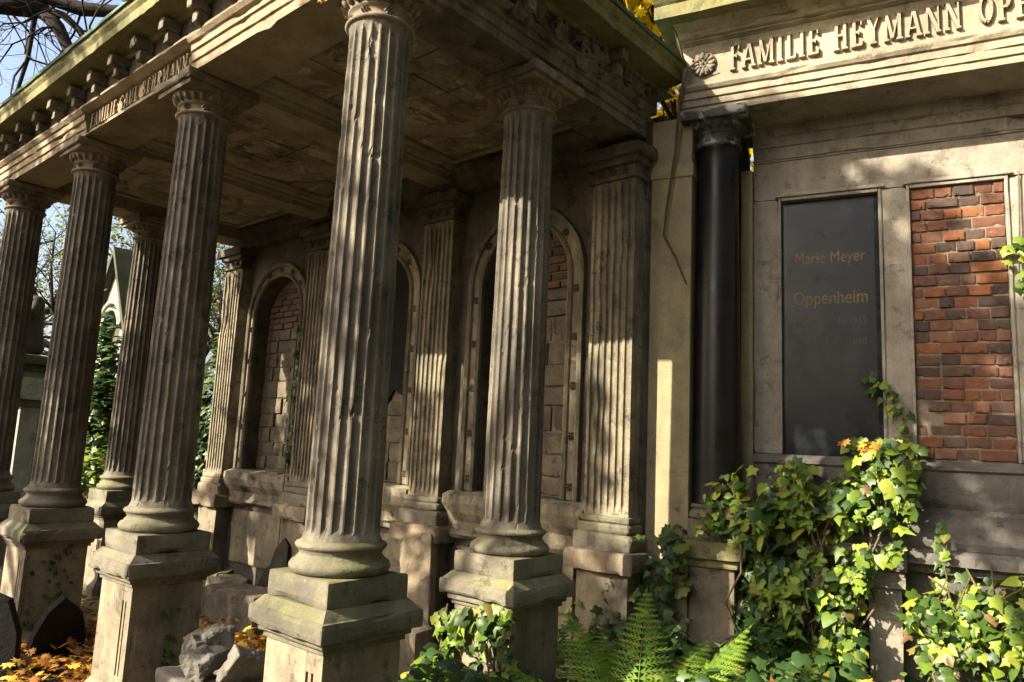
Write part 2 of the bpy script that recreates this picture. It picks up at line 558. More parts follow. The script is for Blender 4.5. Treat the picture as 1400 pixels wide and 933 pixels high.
K, T = 0.19, 0.085
def stem(x, w=K): return [(x, 0.0, x, 1.0, w)] + serif(x, 0, w + 0.16) + serif(x, 1, w + 0.16)
GLYPH = {
    'I': (0.38, stem(0.19)),
    'F': (0.66, stem(0.19) + [(0.19, 0.955, 0.6, 0.955, T), (0.585, 0.98, 0.585, 0.74, 0.07), (0.19, 0.52, 0.46, 0.52, T), (0.45, 0.62, 0.45, 0.42, 0.06)]),
    'E': (0.68, stem(0.19) + [(0.19, 0.955, 0.6, 0.955, T), (0.585, 0.98, 0.585, 0.76, 0.07), (0.19, 0.52, 0.46, 0.52, T), (0.45, 0.62, 0.45, 0.42, 0.06), (0.19, 0.045, 0.62, 0.045, T), (0.61, 0.02, 0.61, 0.26, 0.07)]),
    'L': (0.62, stem(0.19) + [(0.19, 0.045, 0.58, 0.045, T), (0.565, 0.02, 0.565, 0.28, 0.07)]),
    'H': (0.84, stem(0.19) + stem(0.65) + [(0.19, 0.52, 0.65, 0.52, T)]),
    'M': (1.02, stem(0.15, 0.09) + stem(0.84) + [(0.15, 0.98, 0.47, 0.04, 0.17), (0.47, 0.04, 0.82, 0.98, 0.08)]),
    'N': (0.86, stem(0.15, 0.09) + stem(0.71, 0.09) + [(0.15, 0.98, 0.71, 0.02, 0.18)]),
    'A': (0.82, [(0.1, 0.02, 0.41, 1.0, 0.08), (0.41, 1.0, 0.7, 0.02, 0.18), (0.2, 0.3, 0.6, 0.3, 0.07)] + serif(0.1, 0, 0.26) + serif(0.7, 0, 0.32)),
    'Y': (0.82, [(0.12, 0.98, 0.41, 0.46, 0.18), (0.41, 0.46, 0.7, 0.98, 0.08), (0.41, 0.0, 0.41, 0.5, K)] + serif(0.41, 0, 0.35) + serif(0.13, 1, 0.3) + serif(0.7, 1, 0.24)),
    'O': (0.8, arc(0.4, 0.5, 0.28, 0.44, PI / 2, 3 * PI / 2, 0.16) + arc(0.4, 0.5, 0.28, 0.44, -PI / 2, PI / 2, 0.16)),
    'P': (0.72, stem(0.19) + [(0.19, 0.955, 0.42, 0.955, T), (0.19, 0.45, 0.42, 0.45, T)] + arc(0.4, 0.70, 0.2, 0.25, -PI / 2, PI / 2, 0.14)),
    'B': (0.76, stem(0.19) + [(0.19, 0.955, 0.42, 0.955, T), (0.19, 0.52, 0.42, 0.52, T), (0.19, 0.045, 0.42, 0.045, T)] + arc(0.4, 0.74, 0.18, 0.215, -PI / 2, PI / 2, 0.13) + arc(0.4, 0.28, 0.22, 0.235, -PI / 2, PI / 2, 0.15)),
    'R': (0.8, stem(0.19) + [(0.19, 0.955, 0.42, 0.955, T), (0.19, 0.48, 0.42, 0.48, T), (0.4, 0.48, 0.7, 0.02, 0.16)] + arc(0.4, 0.72, 0.2, 0.235, -PI / 2, PI / 2, 0.14)),
    'S': (0.64, arc(0.32, 0.72, 0.2, 0.235, 0.15, PI * 1.4, 0.11) + arc(0.32, 0.27, 0.22, 0.235, -PI * 0.9, PI * 0.5, 0.13)),
    'U': (0.82, [(0.17, 0.3, 0.17, 1.0, K), (0.65, 0.3, 0.65, 1.0, 0.09)] + arc(0.41, 0.3, 0.24, 0.25, PI, 2 * PI, 0.12) + serif(0.17, 1, 0.34) + serif(0.65, 1, 0.25)),
    '.': (0.3, [(0.15, 0.0, 0.15, 0.16, 0.16)]),
    ' ': (0.5, []),
}

def letters(text, parent, x_start, x_end, z0, h, y, dirx, depth, mat, slope=0.0):
    """each letter a mesh of its own, from x_start to x_end along local x, facing dirx side of local y"""
    total = sum(GLYPH[c][0] for c in text) + 0.14 * (len(text) - 1)
    sx = abs(x_end - x_start) / total
    dr = 1 if x_end > x_start else -1
    x = x_start
    cache = {}
    for c in text:
        w, st = GLYPH[c]
        if st:
            if c not in cache:
                mb = MB()
                for i, (a0, b0, a1, b1, ww) in enumerate(st):
                    p0 = Vector((a0 * sx, b0 * h))
                    p1 = Vector((a1 * sx, b1 * h))
                    d = (p1 - p0)
                    if d.length < 1e-6: continue
                    vert = abs(d.normalized().y)
                    wid = ww * (sx * vert + h * (1 - vert))
                    nrm = Vector((-d.y, d.x)).normalized() * wid / 2
                    dep = depth + 0.0006 * (i % 9)
                    q = [p0 + nrm, p1 + nrm, p1 - nrm, p0 - nrm]
                    q2 = [Vector((0, 0)) + (k * 0.93 + (p0 + p1) / 2 * 0.07) for k in q]
                    vs_ = [(k.x * dr, 0, k.y) for k in q] + [(k.x * dr, dirx * dep, k.y) for k in q2]
                    mb.add(vs_, [(0, 1, 2, 3), (7, 6, 5, 4), (0, 4, 5, 1), (1, 5, 6, 2), (2, 6, 7, 3), (3, 7, 4, 0)])
                cache[c] = mb.mesh('letter', mat)
            link('letter', cache[c], parent, (x, y, z0))
        x += dr * (w + 0.14) * sx

# ------------------------------------------------------------------ the columned porch tomb
ZA = 3.82          # underside of the architrave
porch = empty('columned_porch_tomb', P0, math.atan2(UD.y, UD.x),
              'weathered sandstone porch tomb with six fluted columns, carved cornice and arched back wall', 'tomb')

def fluted_shaft(seed):
    N, K_ = 20, 7
    zb, zt = 1.175, 3.60
    zs = [zb, zb + 0.012, zb + 0.03, zb + 0.045, zb + 0.06, zb + 0.08]
    zs += [zb + 0.08 + (zt - zb - 0.17) * i / 110 for i in range(1, 111)]
    zs += [zt - 0.075, zt - 0.06, zt - 0.04, zt - 0.02, zt]
    rc = random.Random(seed * 13)
    bites = [(rc.uniform(0, 2 * PI), rc.uniform(zb + 0.1, zt - 0.1), rc.uniform(0.05, 0.16), rc.uniform(0.012, 0.05), rc.uniform(0.008, 0.018)) for _ in range(16)]
    vs_, fs = [], []
    n = N * K_
    for z in zs:
        t = (z - zb) / (zt - zb)
        r = 0.165 + (0.1475 - 0.165) * (t ** 1.35)
        if z < zb + 0.03: r += 0.012 * (1 - (z - zb) / 0.03)
        if z > zt - 0.03: r += 0.008 * (1 - (zt - z) / 0.03)
        d = min(1.0, max(0.0, (z - zb - 0.03) / 0.04), max(0.0, (zt - 0.035 - z) / 0.04)) ** 0.5
        for i in range(n):
            a = 2 * PI * i / n
            k = (i % K_) / (K_ - 1.0)
            # one point on the fillet at each end of the flute
            dep = math.sqrt(max(0.0, 1 - (2 * k - 1) ** 2)) * 0.016 * d
            p = Vector((math.cos(a), math.sin(a), 0))
            q = Vector((p.x * 0.4 + seed * 3.1, p.y * 0.4, z))
            c = max(0.0, fbm(Vector((p.x * 6 + seed, p.y * 6, z * 16)), 2) - 0.55) * 0.05
            rr = r - dep - (c if k in (0.0, 1.0) else c * 0.3) 
            for (ba, bz, bw, bh, bd) in bites:
                if abs(z - bz) < bh:
                    da = abs((a - ba + PI) % (2 * PI) - PI)
                    if da < bw: rr = min(rr, r - bd * max(0.0, 1 - (da / bw) ** 2 - ((z - bz) / bh) ** 2) ** 0.5 + mnoise.noise(Vector((a * 9, z * 40, seed))) * 0.003)
            aa = a
            vs_.append((rr * math.cos(aa), rr * math.sin(aa), z))
    for j in range(len(zs) - 1):
        for i in range(n):
            k = (i + 1) % n
            fs.append((j * n + i, j * n + k, (j + 1) * n + k, (j + 1) * n + i))
    fs.append(tuple((len(zs) - 1) * n + i for i in range(n)))
    return MB().add(vs_, fs, False)

def rosette(mb, c, r, nrm, petals=6, th=0.02):
    nrm = Vector(nrm).normalized()
    a = nrm.cross(Vector((0, 0, 1)))
    if a.length < 1e-3: a = Vector((1, 0, 0))
    a.normalize()
    b = nrm.cross(a)
    M = Matrix(((a.x, b.x, nrm.x, c[0]), (a.y, b.y, nrm.y, c[1]), (a.z, b.z, nrm.z, c[2]), (0, 0, 0, 1)))
    for i in range(petals):
        t = 2 * PI * i / petals
        cx, cy_ = math.cos(t) * r * 0.6, math.sin(t) * r * 0.6
        vs_ = [(cx, cy_, th)]
        m = 7
        for k in range(m):
            q = 2 * PI * k / m
            vs_.append((cx + math.cos(q) * r * 0.36, cy_ + math.sin(q) * r * 0.36, 0))
        mb.add(vs_, [(0, 1 + k, 1 + (k + 1) % m) for k in range(m)], False, M)
    vs_ = [(0, 0, th * 1.2)] + [(math.cos(2 * PI * k / 8) * r * 0.27, math.sin(2 * PI * k / 8) * r * 0.27, th * 0.3) for k in range(8)]
    mb.add(vs_, [(0, 1 + k, 1 + (k + 1) % 8) for k in range(8)], False, M)

def capital(seed, broken=0.05):
    mb = MB()
    z = 3.592
    mb.lathe([(0.150, z), (0.166, z + 0.004), (0.172, z + 0.013), (0.166, z + 0.022), (0.152, z + 0.026), (0.146, z + 0.04), (0.148, z + 0.07),
              (0.158, z + 0.074), (0.163, z + 0.082), (0.158, z + 0.088), (0.166, z + 0.1), (0.186, z + 0.122), (0.20, z + 0.135), (0.198, z + 0.14)], 40)
    for i in range(8):
        a = 2 * PI * i / 8 + 0.35
        rosette(mb, (0.147 * math.cos(a), 0.147 * math.sin(a), z + 0.052), 0.026, (math.cos(a), math.sin(a), 0), 6, 0.016)
    for i in range(22):
        a = 2 * PI * i / 22
        M = Matrix.Translation((0.178 * math.cos(a), 0.178 * math.sin(a), z + 0.112)) @ Matrix.Rotation(a, 4, 'Z') @ Matrix.Rotation(R(38), 4, 'Y')
        prof = [(0.002, -0.03), (0.012, -0.021), (0.0175, -0.004), (0.016, 0.012), (0.009, 0.024), (0.001, 0.028)]
        mb.lathe(prof, 8, M)
    h = 0.215
    wbox(mb, -h, h, -h, h, z + 0.138, z + 0.175, seed, 0.006, broken * 1.2, 0.04)
    wbox(mb, -h - 0.025, h + 0.025, -h - 0.025, h + 0.025, z + 0.17, ZA - 0.001, seed + 3, 0.006, broken * 2.2, 0.035, thr=0.05)
    return mb

def column_base(seed, chip=0.06):
    mb = MB()
    z = 1.035
    prof = [(0.19, z), (0.212, z + 0.006), (0.222, z + 0.024), (0.222, z + 0.036), (0.212, z + 0.052), (0.196, z + 0.058), (0.194, z + 0.066),
            (0.182, z + 0.078), (0.180, z + 0.088), (0.188, z + 0.098), (0.190, z + 0.104), (0.198, z + 0.108), (0.203, z + 0.118), (0.198, z + 0.128), (0.186, z + 0.133), (0.177, z + 0.141)]
    mb.lathe(prof, 40)
    wbox(mb, -0.218, 0.218, -0.218, 0.218, 0.925, z + 0.001, seed, 0.008, chip, 0.035)
    return mb

def pedestal(seed, chip=0.08, slots=True):
    mb = MB()
    h = 0.205
    # die with a framed front: two upright slots near the outer arris
    wbox(mb, -h, h, -h, h - 0.02, 0.20, 0.765, seed, 0.004, chip * 0.3, 0.05)
    y0, y1 = h - 0.0205, h
    zl, zh = 0.27, 0.67
    xs = [-h, -h + 0.055, -h + 0.073, -h + 0.092, -h + 0.11, h]
    mb.box(xs[0], xs[1], y0, y1, 0.202, 0.763)
    mb.box(xs[2], xs[3], y0, y1 - 0.001, zl, zh)
    mb.box(xs[4], xs[5], y0, y1, 0.202, 0.763)
    mb.box(xs[1], xs[4], y0, y1 - 0.0015, 0.203, zl)
    mb.box(xs[1], xs[4], y0, y1 - 0.0015, zh, 0.762)
    mb.box(-h + 0.03, h - 0.03, -h + 0.03, h - 0.045, 0.15, 0.3)
    return mb

def pedestal_cornice(seed, chip=0.12):
    mb = MB()
    mb.box(-0.217, 0.217, -0.217, 0.217, 0.755, 0.782)
    wbox(mb, -0.238, 0.238, -0.238, 0.238, 0.778, 0.812, seed + 5, 0.008, chip * 0.5, 0.035)
    wbox(mb, -0.272, 0.272, -0.272, 0.272, 0.808, 0.888, seed + 1, 0.01, chip, 0.03, thr=0.08)
    h0, h1 = 0.262, 0.222
    vs_ = [(-h0, -h0, 0.884), (h0, -h0, 0.884), (h0, h0, 0.884), (-h0, h0, 0.884), (-h1, -h1, 0.928), (h1, -h1, 0.928), (h1, h1, 0.928), (-h1, h1, 0.928)]
    mb.add(vs_, [(0, 1, 5, 4), (1, 2, 6, 5), (2, 3, 7, 6), (3, 0, 4, 7), (4, 5, 6, 7), (3, 2, 1, 0)])
    return mb

def pedestal_foot(seed, chip=0.06):
    mb = MB()
    wbox(mb, -0.258, 0.258, -0.258, 0.258, -0.08, 0.145, seed + 2, 0.01, chip, 0.04)
    h0, h1 = 0.25, 0.207
    vs_ = [(-h0, -h0, 0.14), (h0, -h0, 0.14), (h0, h0, 0.14), (-h0, h0, 0.14), (-h1, -h1, 0.202), (h1, -h1, 0.202), (h1, h1, 0.202), (-h1, h1, 0.202)]
    mb.add(vs_, [(0, 1, 5, 4), (1, 2, 6, 5), (2, 3, 7, 6), (3, 0, 4, 7), (4, 5, 6, 7), (3, 2, 1, 0)])
    return mb

col_spots = [(AU[0], 0.0, 'corner column nearest the viewer'), (AU[1], 0.0, None), (AU[2], 0.0, None), (AU[3], 0.0, None), (AU[0], 1.16, 'side column above the ivy-grown pedestal'), (AU[3], 1.16, None)]
for i, (u, v, lb) in enumerate(col_spots):
    c = fluted_shaft(i + 1).obj('column', SHAFT, porch, (u, -v, 0), (0, 0, 0.0))
    if lb: c['label'] = lb
    capital(i * 2 + 1, [0.05, 0.05, 0.09, 0.06, 0.09, 0.05][i]).obj('capital', STONE, c)
    column_base(i + 20).obj('column_base', BASE_ST, c)
    pedestal(i + 40).obj('pedestal', DIE_ST, c)
    pedestal_cornice(i + 60, [0.05, 0.2, 0.16, 0.12, 0.2, 0.12][i]).obj('pedestal_cornice', BASE_ST, c)
    pedestal_foot(i + 80).obj('pedestal_foot', DIE_ST, c)

# architrave: three fasciae, a recessed lettered field between the two middle columns
L = AU[3]
H_ = 0.2
prof_a = [(-0.18, ZA), (0.155, ZA), (0.155, ZA + 0.055), (0.168, ZA + 0.06), (0.168, ZA + 0.115), (0.181, ZA + 0.12), (0.181, ZA + 0.165), (0.195, ZA + 0.172), (0.215, ZA + 0.195), (0.215, ZA + 0.21), (-0.18, ZA + 0.21)]
prof_a = [(o + 0.03, z) for o, z in prof_a]
prof_t = [(-0.15, ZA), (0.192, ZA), (0.192, ZA + 0.022), (0.165, ZA + 0.03), (0.165, ZA + 0.168), (0.195, ZA + 0.172), (0.247, ZA + 0.195), (0.247, ZA + 0.2101), (-0.15, ZA + 0.2101)]
ua, ub = 1.60, 3.27
mb = MB(); sweep(mb, prof_a, (0, 0, 0), (ua, 0, 0), (0, 1, 0), 1, 0, 36, 0.003, 1, 0.04); mb.obj('architrave', ARCH_ST, porch)
mb = MB(); sweep(mb, prof_t, (ua, 0, 0), (ub, 0, 0), (0, 1, 0), 0, 0, 40, 0.003, 2, 0.05); name_field = mb.obj('architrave', ARCH_ST, porch)
name_field['label'] = 'recessed architrave field carrying the family name in relief'
mb = MB(); sweep(mb, prof_a, (ub, 0, 0), (L, 0, 0), (0, 1, 0), 0, 1, 36, 0.003, 3, 0.05); mb.obj('architrave', ARCH_ST, porch)
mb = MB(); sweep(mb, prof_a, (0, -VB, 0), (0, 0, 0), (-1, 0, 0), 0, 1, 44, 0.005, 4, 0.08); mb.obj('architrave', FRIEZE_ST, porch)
mb = MB(); sweep(mb, prof_a, (L, 0, 0), (L, -VB, 0), (1, 0, 0), 1, 0, 36, 0.004, 5, 0.06); mb.obj('architrave', ARCH_ST, porch)
letters('FAMILIE SAUL BEHRMANN.', name_field, ub - 0.05, ua + 0.05, ZA + 0.045, 0.112, 0.165, 1, 0.015, ARCH_ST)

# frieze band behind the modillions, then the projecting cornice
ZF = ZA + 0.21
prof_f = [(-0.15, ZF), (0.20, ZF), (0.20, ZF + 0.16), (-0.15, ZF + 0.16)]
ZC = ZF + 0.155
prof_c = [(-0.15, ZC + 0.004), (0.22, ZC + 0.004), (0.24, ZC + 0.022), (0.40, ZC + 0.03), (0.405, ZC + 0.09), (0.425, ZC + 0.115), (0.43, ZC + 0.14), (-0.15, ZC + 0.16)]
prof_r = [(-0.15, ZC + 0.161), (0.445, ZC + 0.142), (0.45, ZC + 0.16), (0.44, ZC + 0.175), (-0.15, ZC + 0.24)]
runs = [((0, 0, 0), (L, 0, 0), (0, 1, 0), 1, 1, 70), ((0, -VB - 0.1, 0), (0, 0, 0), (-1, 0, 0), 0, 1, 46), ((L, 0, 0), (L, -VB - 0.1, 0), (1, 0, 0), 1, 0, 36)]
for k, (a, b, ou, m0, m1, n) in enumerate(runs):
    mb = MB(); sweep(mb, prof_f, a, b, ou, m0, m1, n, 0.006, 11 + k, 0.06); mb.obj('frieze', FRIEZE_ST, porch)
    mb = MB(); sweep(mb, prof_c, a, b, ou, m0, m1, n * 2, 0.004, 15 + k, 0.03); mb.obj('cornice', CORN_ST, porch)
    mb = MB(); sweep(mb, prof_r, a, b, ou, m0, m1, n, 0.008, 19 + k, 0.05); mb.obj('roof_edge', COPPER, porch)

MODST = stone('bracket_sandstone', (0.36, 0.30, 0.21), (0.21, 0.17, 0.12), sf=0.5, streak=0.2, scale=3.0, pits=0.6)
def modillion_mesh(seed, worn):
    mb = MB()
    ch = 0.07 if not worn else 0.15
    wbox(mb, -0.042, 0.042, 0.0, 0.145, 0.08, 0.163, seed, 0.008, ch, 0.02, 0.004, cf=16)
    wbox(mb, -0.036, 0.036, 0.0, 0.10, 0.0, 0.078, seed + 1, 0.008, ch, 0.02, 0.004, cf=16)
    return mb.mesh('modillion', MODST)
mods = [modillion_mesh(100 + 3 * i, i > 2) for i in range(6)]
rnd = random.Random(4)
nm = 15
for i in range(nm):
    u = -0.12 + (L + 0.24) * i / (nm - 1)
    q = link('modillion', mods[rnd.choice([0, 0, 1, 1, 2, 3, 4])], porch, (u, 0.198, ZF + 0.012), (0, rnd.uniform(-0.05, 0.05), 0))
    q.scale = (rnd.uniform(0.75, 0.95), rnd.uniform(0.8, 0.95), 0.92)
for i in range(8):
    v = -0.1 + 2.1 * i / 7
    if i % 3 == 0: link('modillion', mods[rnd.choice([4, 5])], porch, (-0.198, -v, ZF), (0, 0, PI / 2))
    link('modillion', mods[rnd.choice([3, 4, 5])], porch, (L + 0.198, -v, ZF), (0, 0, -PI / 2))
# eroded carved scrolls on the side frieze
for i in range(64):
    mb = MB()
    v = rnd.uniform(0.1, 2.15)
    z = rnd.uniform(ZF - 0.03, ZF + 0.13)
    rock(mb, (0, 0, 0), (rnd.uniform(0.04, 0.09), rnd.uniform(0.06, 0.16), rnd.uniform(0.06, 0.14)), 300 + i, 12, None, 2, 0.3)
    mb.obj('carved_scroll', FRIEZE_ST, porch, (-0.205 - rnd.uniform(0, 0.03), -v, z), (rnd.uniform(0, 3), 0, 0))

# roof slab
mb = MB()
vs_ = [(-0.12, 0.12, ZC + 0.165), (L + 0.12, 0.12, ZC + 0.165), (L + 0.12, -VB - 0.5, ZC + 0.165), (-0.12, -VB - 0.5, ZC + 0.165), (0.9, -1.1, ZC + 0.6), (L - 0.9, -1.1, ZC + 0.6)]
mb.add(vs_, [(0, 1, 5, 4), (1, 2, 5), (2, 3, 4, 5), (3, 0, 4), (3, 2, 1, 0)])
mb.obj('roof', COPPER, porch)

# ceiling: slab, cross beams with mouldings, sunk panels and round medallions
mb = MB()
mb.box(0.1, L - 0.1, -VB, -0.1, ZA + 0.145, ZA + 0.2)
ceil = mb.obj('ceiling', CEIL, porch)
prof_b = [(-0.13, ZA + 0.012), (0.13, ZA + 0.012), (0.13, ZA + 0.06), (0.16, ZA + 0.068), (0.16, ZA + 0.09), (0.2, ZA + 0.105), (0.225, ZA + 0.146), (-0.225, ZA + 0.146), (-0.2, ZA + 0.105), (-0.16, ZA + 0.09), (-0.16, ZA + 0.068), (-0.13, ZA + 0.06)]
for k, u in enumerate((AU[1], AU[2])):
    mb = MB(); sweep(mb, prof_b, (u, -0.15, 0), (u, -VB + 0.05, 0), (1, 0, 0), 0, 0, 30, 0.004, 31 + k, 0.05); mb.obj('ceiling_beam', BEAM, porch)
for k in range(3):
    u0, u1 = AU[k] + 0.24, AU[k + 1] - 0.24
    cu = (u0 + u1) / 2
    v0, v1 = 0.22, VB - 0.24
    w = 0.05
    for (a0, a1, b0, b1) in ((u0, u1, -v0, -v0 - w), (u0, u1, -v1 + w, -v1), (u0, u0 + w, -v0 - w, -v1 + w), (u1 - w, u1, -v0 - w, -v1 + w)):
        mb = MB(); wbox(mb, a0, a1, min(b0, b1), max(b0, b1), ZA + 0.105, ZA + 0.1449, k * 5 + int(a0 * 7), 0.008, 0.07, 0.05, 0.003)
        mb.obj('panel_moulding', BEAM, ceil)
    mb = MB()
    prof = [(0.40, 0.147), (0.43, 0.105), (0.47, 0.085), (0.51, 0.105), (0.54, 0.147)]
    mb.lathe([(r, ZA + z) for r, z in prof], 40, None, True, False)
    rq = random.Random(k)
    for pi in range(3):
        for pj in range(4):
            px0 = u0 + w + 0.012 + (u1 - u0 - 2 * w - 0.02) * pi / 3; px1 = u0 + w + (u1 - u0 - 2 * w - 0.02) * (pi + 1) / 3
            py1 = -v0 - w - 0.012 - (v1 - v0 - 2 * w - 0.02) * pj / 4; py0 = -v0 - w - (v1 - v0 - 2 * w - 0.02) * (pj + 1) / 4
            pb = MB(); wbox(pb, px0, px1, py0, py1, ZA + 0.128 + rq.uniform(-0.012, 0.008), ZA + 0.1455, k * 20 + pi * 5 + pj, 0.006, 0.16, 0.04, 0.003, maxn=9, thr=0.05)
            pb.obj('ceiling_panel', CEIL, ceil)
    mb.obj('medallion', BEAM, porch, (cu, -(v0 + v1) / 2, 0))

# back wall with three arched niches
ZTOP = ZA + 0.15
NW, NZ0, NZS = 0.43, 1.27, 2.92
back = MB()
edges_u = [-0.2, AU[1], AU[2], L + 0.28]
for k in range(3):
    cu = (AU[k] + AU[k + 1]) / 2
    a, b = edges_u[k], edges_u[k + 1]
    y = -VB
    quads = [((a, 0), (cu - NW, 0), (cu - NW, ZTOP), (a, ZTOP)), ((cu + NW, 0), (b, 0), (b, ZTOP), (cu + NW, ZTOP)), ((cu - NW, 0), (cu + NW, 0), (cu + NW, NZ0), (cu - NW, NZ0))]
    for q in quads:
        back.add([(x, y, z) for x, z in q], [(0, 1, 2, 3)])
    n = 20
    for i in range(n):
        t0, t1 = PI - PI * i / n, PI - PI * (i + 1) / n
        x0, z0 = cu + NW * math.cos(t0), NZS + NW * math.sin(t0)
        x1, z1 = cu + NW * math.cos(t1), NZS + NW * math.sin(t1)
        back.add([(x0, y, z0), (x1, y, z1), (x1, y, ZTOP), (x0, y, ZTOP)], [(0, 1, 2, 3)])
    out = [(cu - NW, NZ0)] + [(cu + NW * math.cos(PI - PI * i / n), NZS + NW * math.sin(PI - PI * i / n)) for i in range(n + 1)] + [(cu + NW, NZ0)]
    for i in range(len(out)):
        p, q = out[i], out[(i + 1) % len(out)]
        back.add([(p[0], y, p[1]), (q[0], y, q[1]), (q[0], y - 0.2, q[1]), (p[0], y - 0.2, p[1])], [(0, 1, 2, 3)])
back.box(-0.2, L + 0.28, -VB - 0.4, -VB - 0.2, 0, ZTOP + 0.1)
back.add([(-0.2, -VB, 0), (-0.2, -VB - 0.2, 0), (-0.2, -VB - 0.2, ZTOP), (-0.2, -VB, ZTOP)], [(0, 1, 2, 3)])
back.add([(L + 0.28, -VB, 0), (L + 0.28, -VB - 0.2, 0), (L + 0.28, -VB - 0.2, ZTOP), (L + 0.28, -VB, ZTOP)], [(0, 1, 2, 3)])
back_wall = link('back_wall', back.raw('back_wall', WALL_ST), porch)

for k in range(3):
    mb = MB(); cu = (AU[k] + AU[k + 1]) / 2
    mb.box(cu - NW, cu + NW, -VB - 0.199, -VB - 0.158, NZ0, NZS + NW)
    mb.obj('mortar_bed', MORTAR, back_wall)

def niche_stones(k, zlo, zhi, xa=-1, xb=1, seed=0):
    cu = (AU[k] + AU[k + 1]) / 2
    rn = random.Random(seed)
    z = zlo
    while z < zhi - 0.03:
        h = min(rn.uniform(0.12, 0.2), zhi - z)
        x = cu - NW * 0.995
        xe = cu + NW * 0.995
        if z > NZS:
            w = math.sqrt(max(0.0, (NW - 0.01) ** 2 - (z + h - NZS) ** 2))
            x, xe = cu - w, cu + w
        x0 = max(x, cu + xa * NW); x1 = min(xe, cu + xb * NW)
        x = x0
        while x < x1 - 0.02:
            w = rn.uniform(0.2, 0.42)
            if x1 - x - w < 0.1: w = x1 - x
            mb = MB()
            wbox(mb, x + 0.005, x + w - 0.005, -VB - 0.19 + rn.uniform(-0.01, 0.012) - 0.02, -VB - 0.135 + rn.uniform(-0.012, 0.012), z + 0.004, z + h - 0.004, rn.randint(0, 999), 0.01, 0.05, 0.05, 0.006, cf=9, maxn=8)
            mb.obj('stone_block', BLOCK_ST, back_wall)
            x += w
        z += h

bm_ = MB(); wbox(bm_, -0.085, 0.085, -0.03, 0.03, -0.028, 0.028, 5, 0.006, 0.05, 0.03, 0.004, cf=14, maxn=6)
bm2_ = MB(); wbox(bm2_, -0.085, 0.085, -0.03, 0.03, -0.028, 0.028, 9, 0.006, 0.05, 0.03, 0.004, cf=14, maxn=6)
BRM = [bm_.mesh('brick', BRICK2), bm2_.mesh('brick', BRICK2)]
def niche_bricks(k, zlo, seed):
    cu = (AU[k] + AU[k + 1]) / 2
    rn = random.Random(seed)
    z = zlo
    row = 0
    while True:
        top = z + 0.062
        if top > NZS + NW - 0.03: break
        w = NW - 0.01
        if top > NZS: w = math.sqrt((NW - 0.01) ** 2 - (top - NZS) ** 2)
        x = cu - w
        first = 0.09 if row % 2 else 0.18
        while x < cu + w - 0.03:
            bw = min(first, cu + w - x)
            first = 0.18
            o = link('brick', BRM[rn.randint(0, 1)], back_wall, (x + bw / 2, -VB - 0.165 + rn.uniform(-0.008, 0.01), z + 0.031))
            o.scale = ((bw - 0.01) / 0.17, 1, 1)
            x += bw
        z += 0.066
        row += 1

niche_stones(0, NZ0 + 0.01, 2.86, seed=3); niche_bricks(0, 2.86, 5)
niche_stones(2, NZ0 + 0.01, 2.80, seed=7); niche_bricks(2, 2.80, 9)
niche_stones(1, NZ0 + 0.01, 2.0, -1, 0.2, seed=12)
mb = MB()
n = 18
cu = (AU[1] + AU[2]) / 2
w_ = NW - 0.012
outl = [(cu + w_, NZ0 + 0.02), (cu + w_, NZS)] + [(cu + w_ * math.cos(PI * i / n), NZS + w_ * math.sin(PI * i / n)) for i in range(1, n)] + [(cu - w_, NZS), (cu - w_, 2.16), (cu - 0.28, 2.03), (cu - 0.12, 2.1), (cu + 0.02, 1.9), (cu + 0.1, 1.92), (cu + 0.12, NZ0 + 0.02)]
m = len(outl)
mb.add([(x, -VB - 0.125, z) for x, z in outl] + [(x, -VB - 0.1949, z) for x, z in outl], [tuple(range(m)), tuple(range(2 * m - 1, m - 1, -1))] + [(i, (i + 1) % m, m + (i + 1) % m, m + i) for i in range(m)])
pl = mb.obj('black_plaque', BLACKROUGH, porch)
pl['label'] = 'broken black stone plaque in the middle arched niche'

# archivolts with rosettes, sills, dado panels
def archivolt(k):
    cu = (AU[k] + AU[k + 1]) / 2
    mb = MB()
    prof = [(0.0, 0.0), (0.0, 0.03), (0.018, 0.045), (0.035, 0.03), (0.04, 0.012), (0.105, 0.012), (0.11, 0.035), (0.13, 0.05), (0.15, 0.04), (0.15, 0.0)]
    path = [(-1, NZ0, PI, 0)] 
    pts = []
    for z in (NZ0, 1.7, 2.1, 2.5, NZS): pts.append((cu - NW, z, -1.0, 0.0))
    n = 24
    for i in range(1, n): 
        t = PI - PI * i / n
        pts.append((cu + NW * math.cos(t), NZS + NW * math.sin(t), math.cos(t), math.sin(t)))
    for z in (NZS, 2.5, 2.1, 1.7, NZ0): pts.append((cu + NW, z, 1.0, 0.0))
    m = len(prof)
    vs_, fs = [], []
    for (x, z, nx, nz) in pts:
        for (o, d) in prof:
            w = fbm((x * 7 + o * 20, z * 7, k), 3) * 0.005
            vs_.append((x + nx * o, -VB + 0.0015 + d + w, z + nz * o))
    for j in range(len(pts) - 1):
        for i in range(m - 1):
            fs.append((j * m + i, j * m + i + 1, (j + 1) * m + i + 1, (j + 1) * m + i))
    mb.add(vs_, fs)
    a = mb.obj('archivolt', PIL_ST, porch)
    for sx in (-1, 1):
        for z in (1.36, 1.72, 2.08, 2.44, 2.80):
            r_ = MB(); rosette(r_, (0, 0, 0), 0.036, (0, 1, 0), 6, 0.03)
            r_.obj('rosette', PIL_ST, a, (cu + sx * (NW + 0.072), -VB + 0.014, z))
    for t in (0.22, 0.36, 0.5, 0.64, 0.78):
        r_ = MB(); rosette(r_, (0, 0, 0), 0.036, (0, 1, 0), 6, 0.03)
        r_.obj('rosette', PIL_ST, a, (cu + (NW + 0.072) * math.cos(PI * t), -VB + 0.014, NZS + (NW + 0.072) * math.sin(PI * t)))
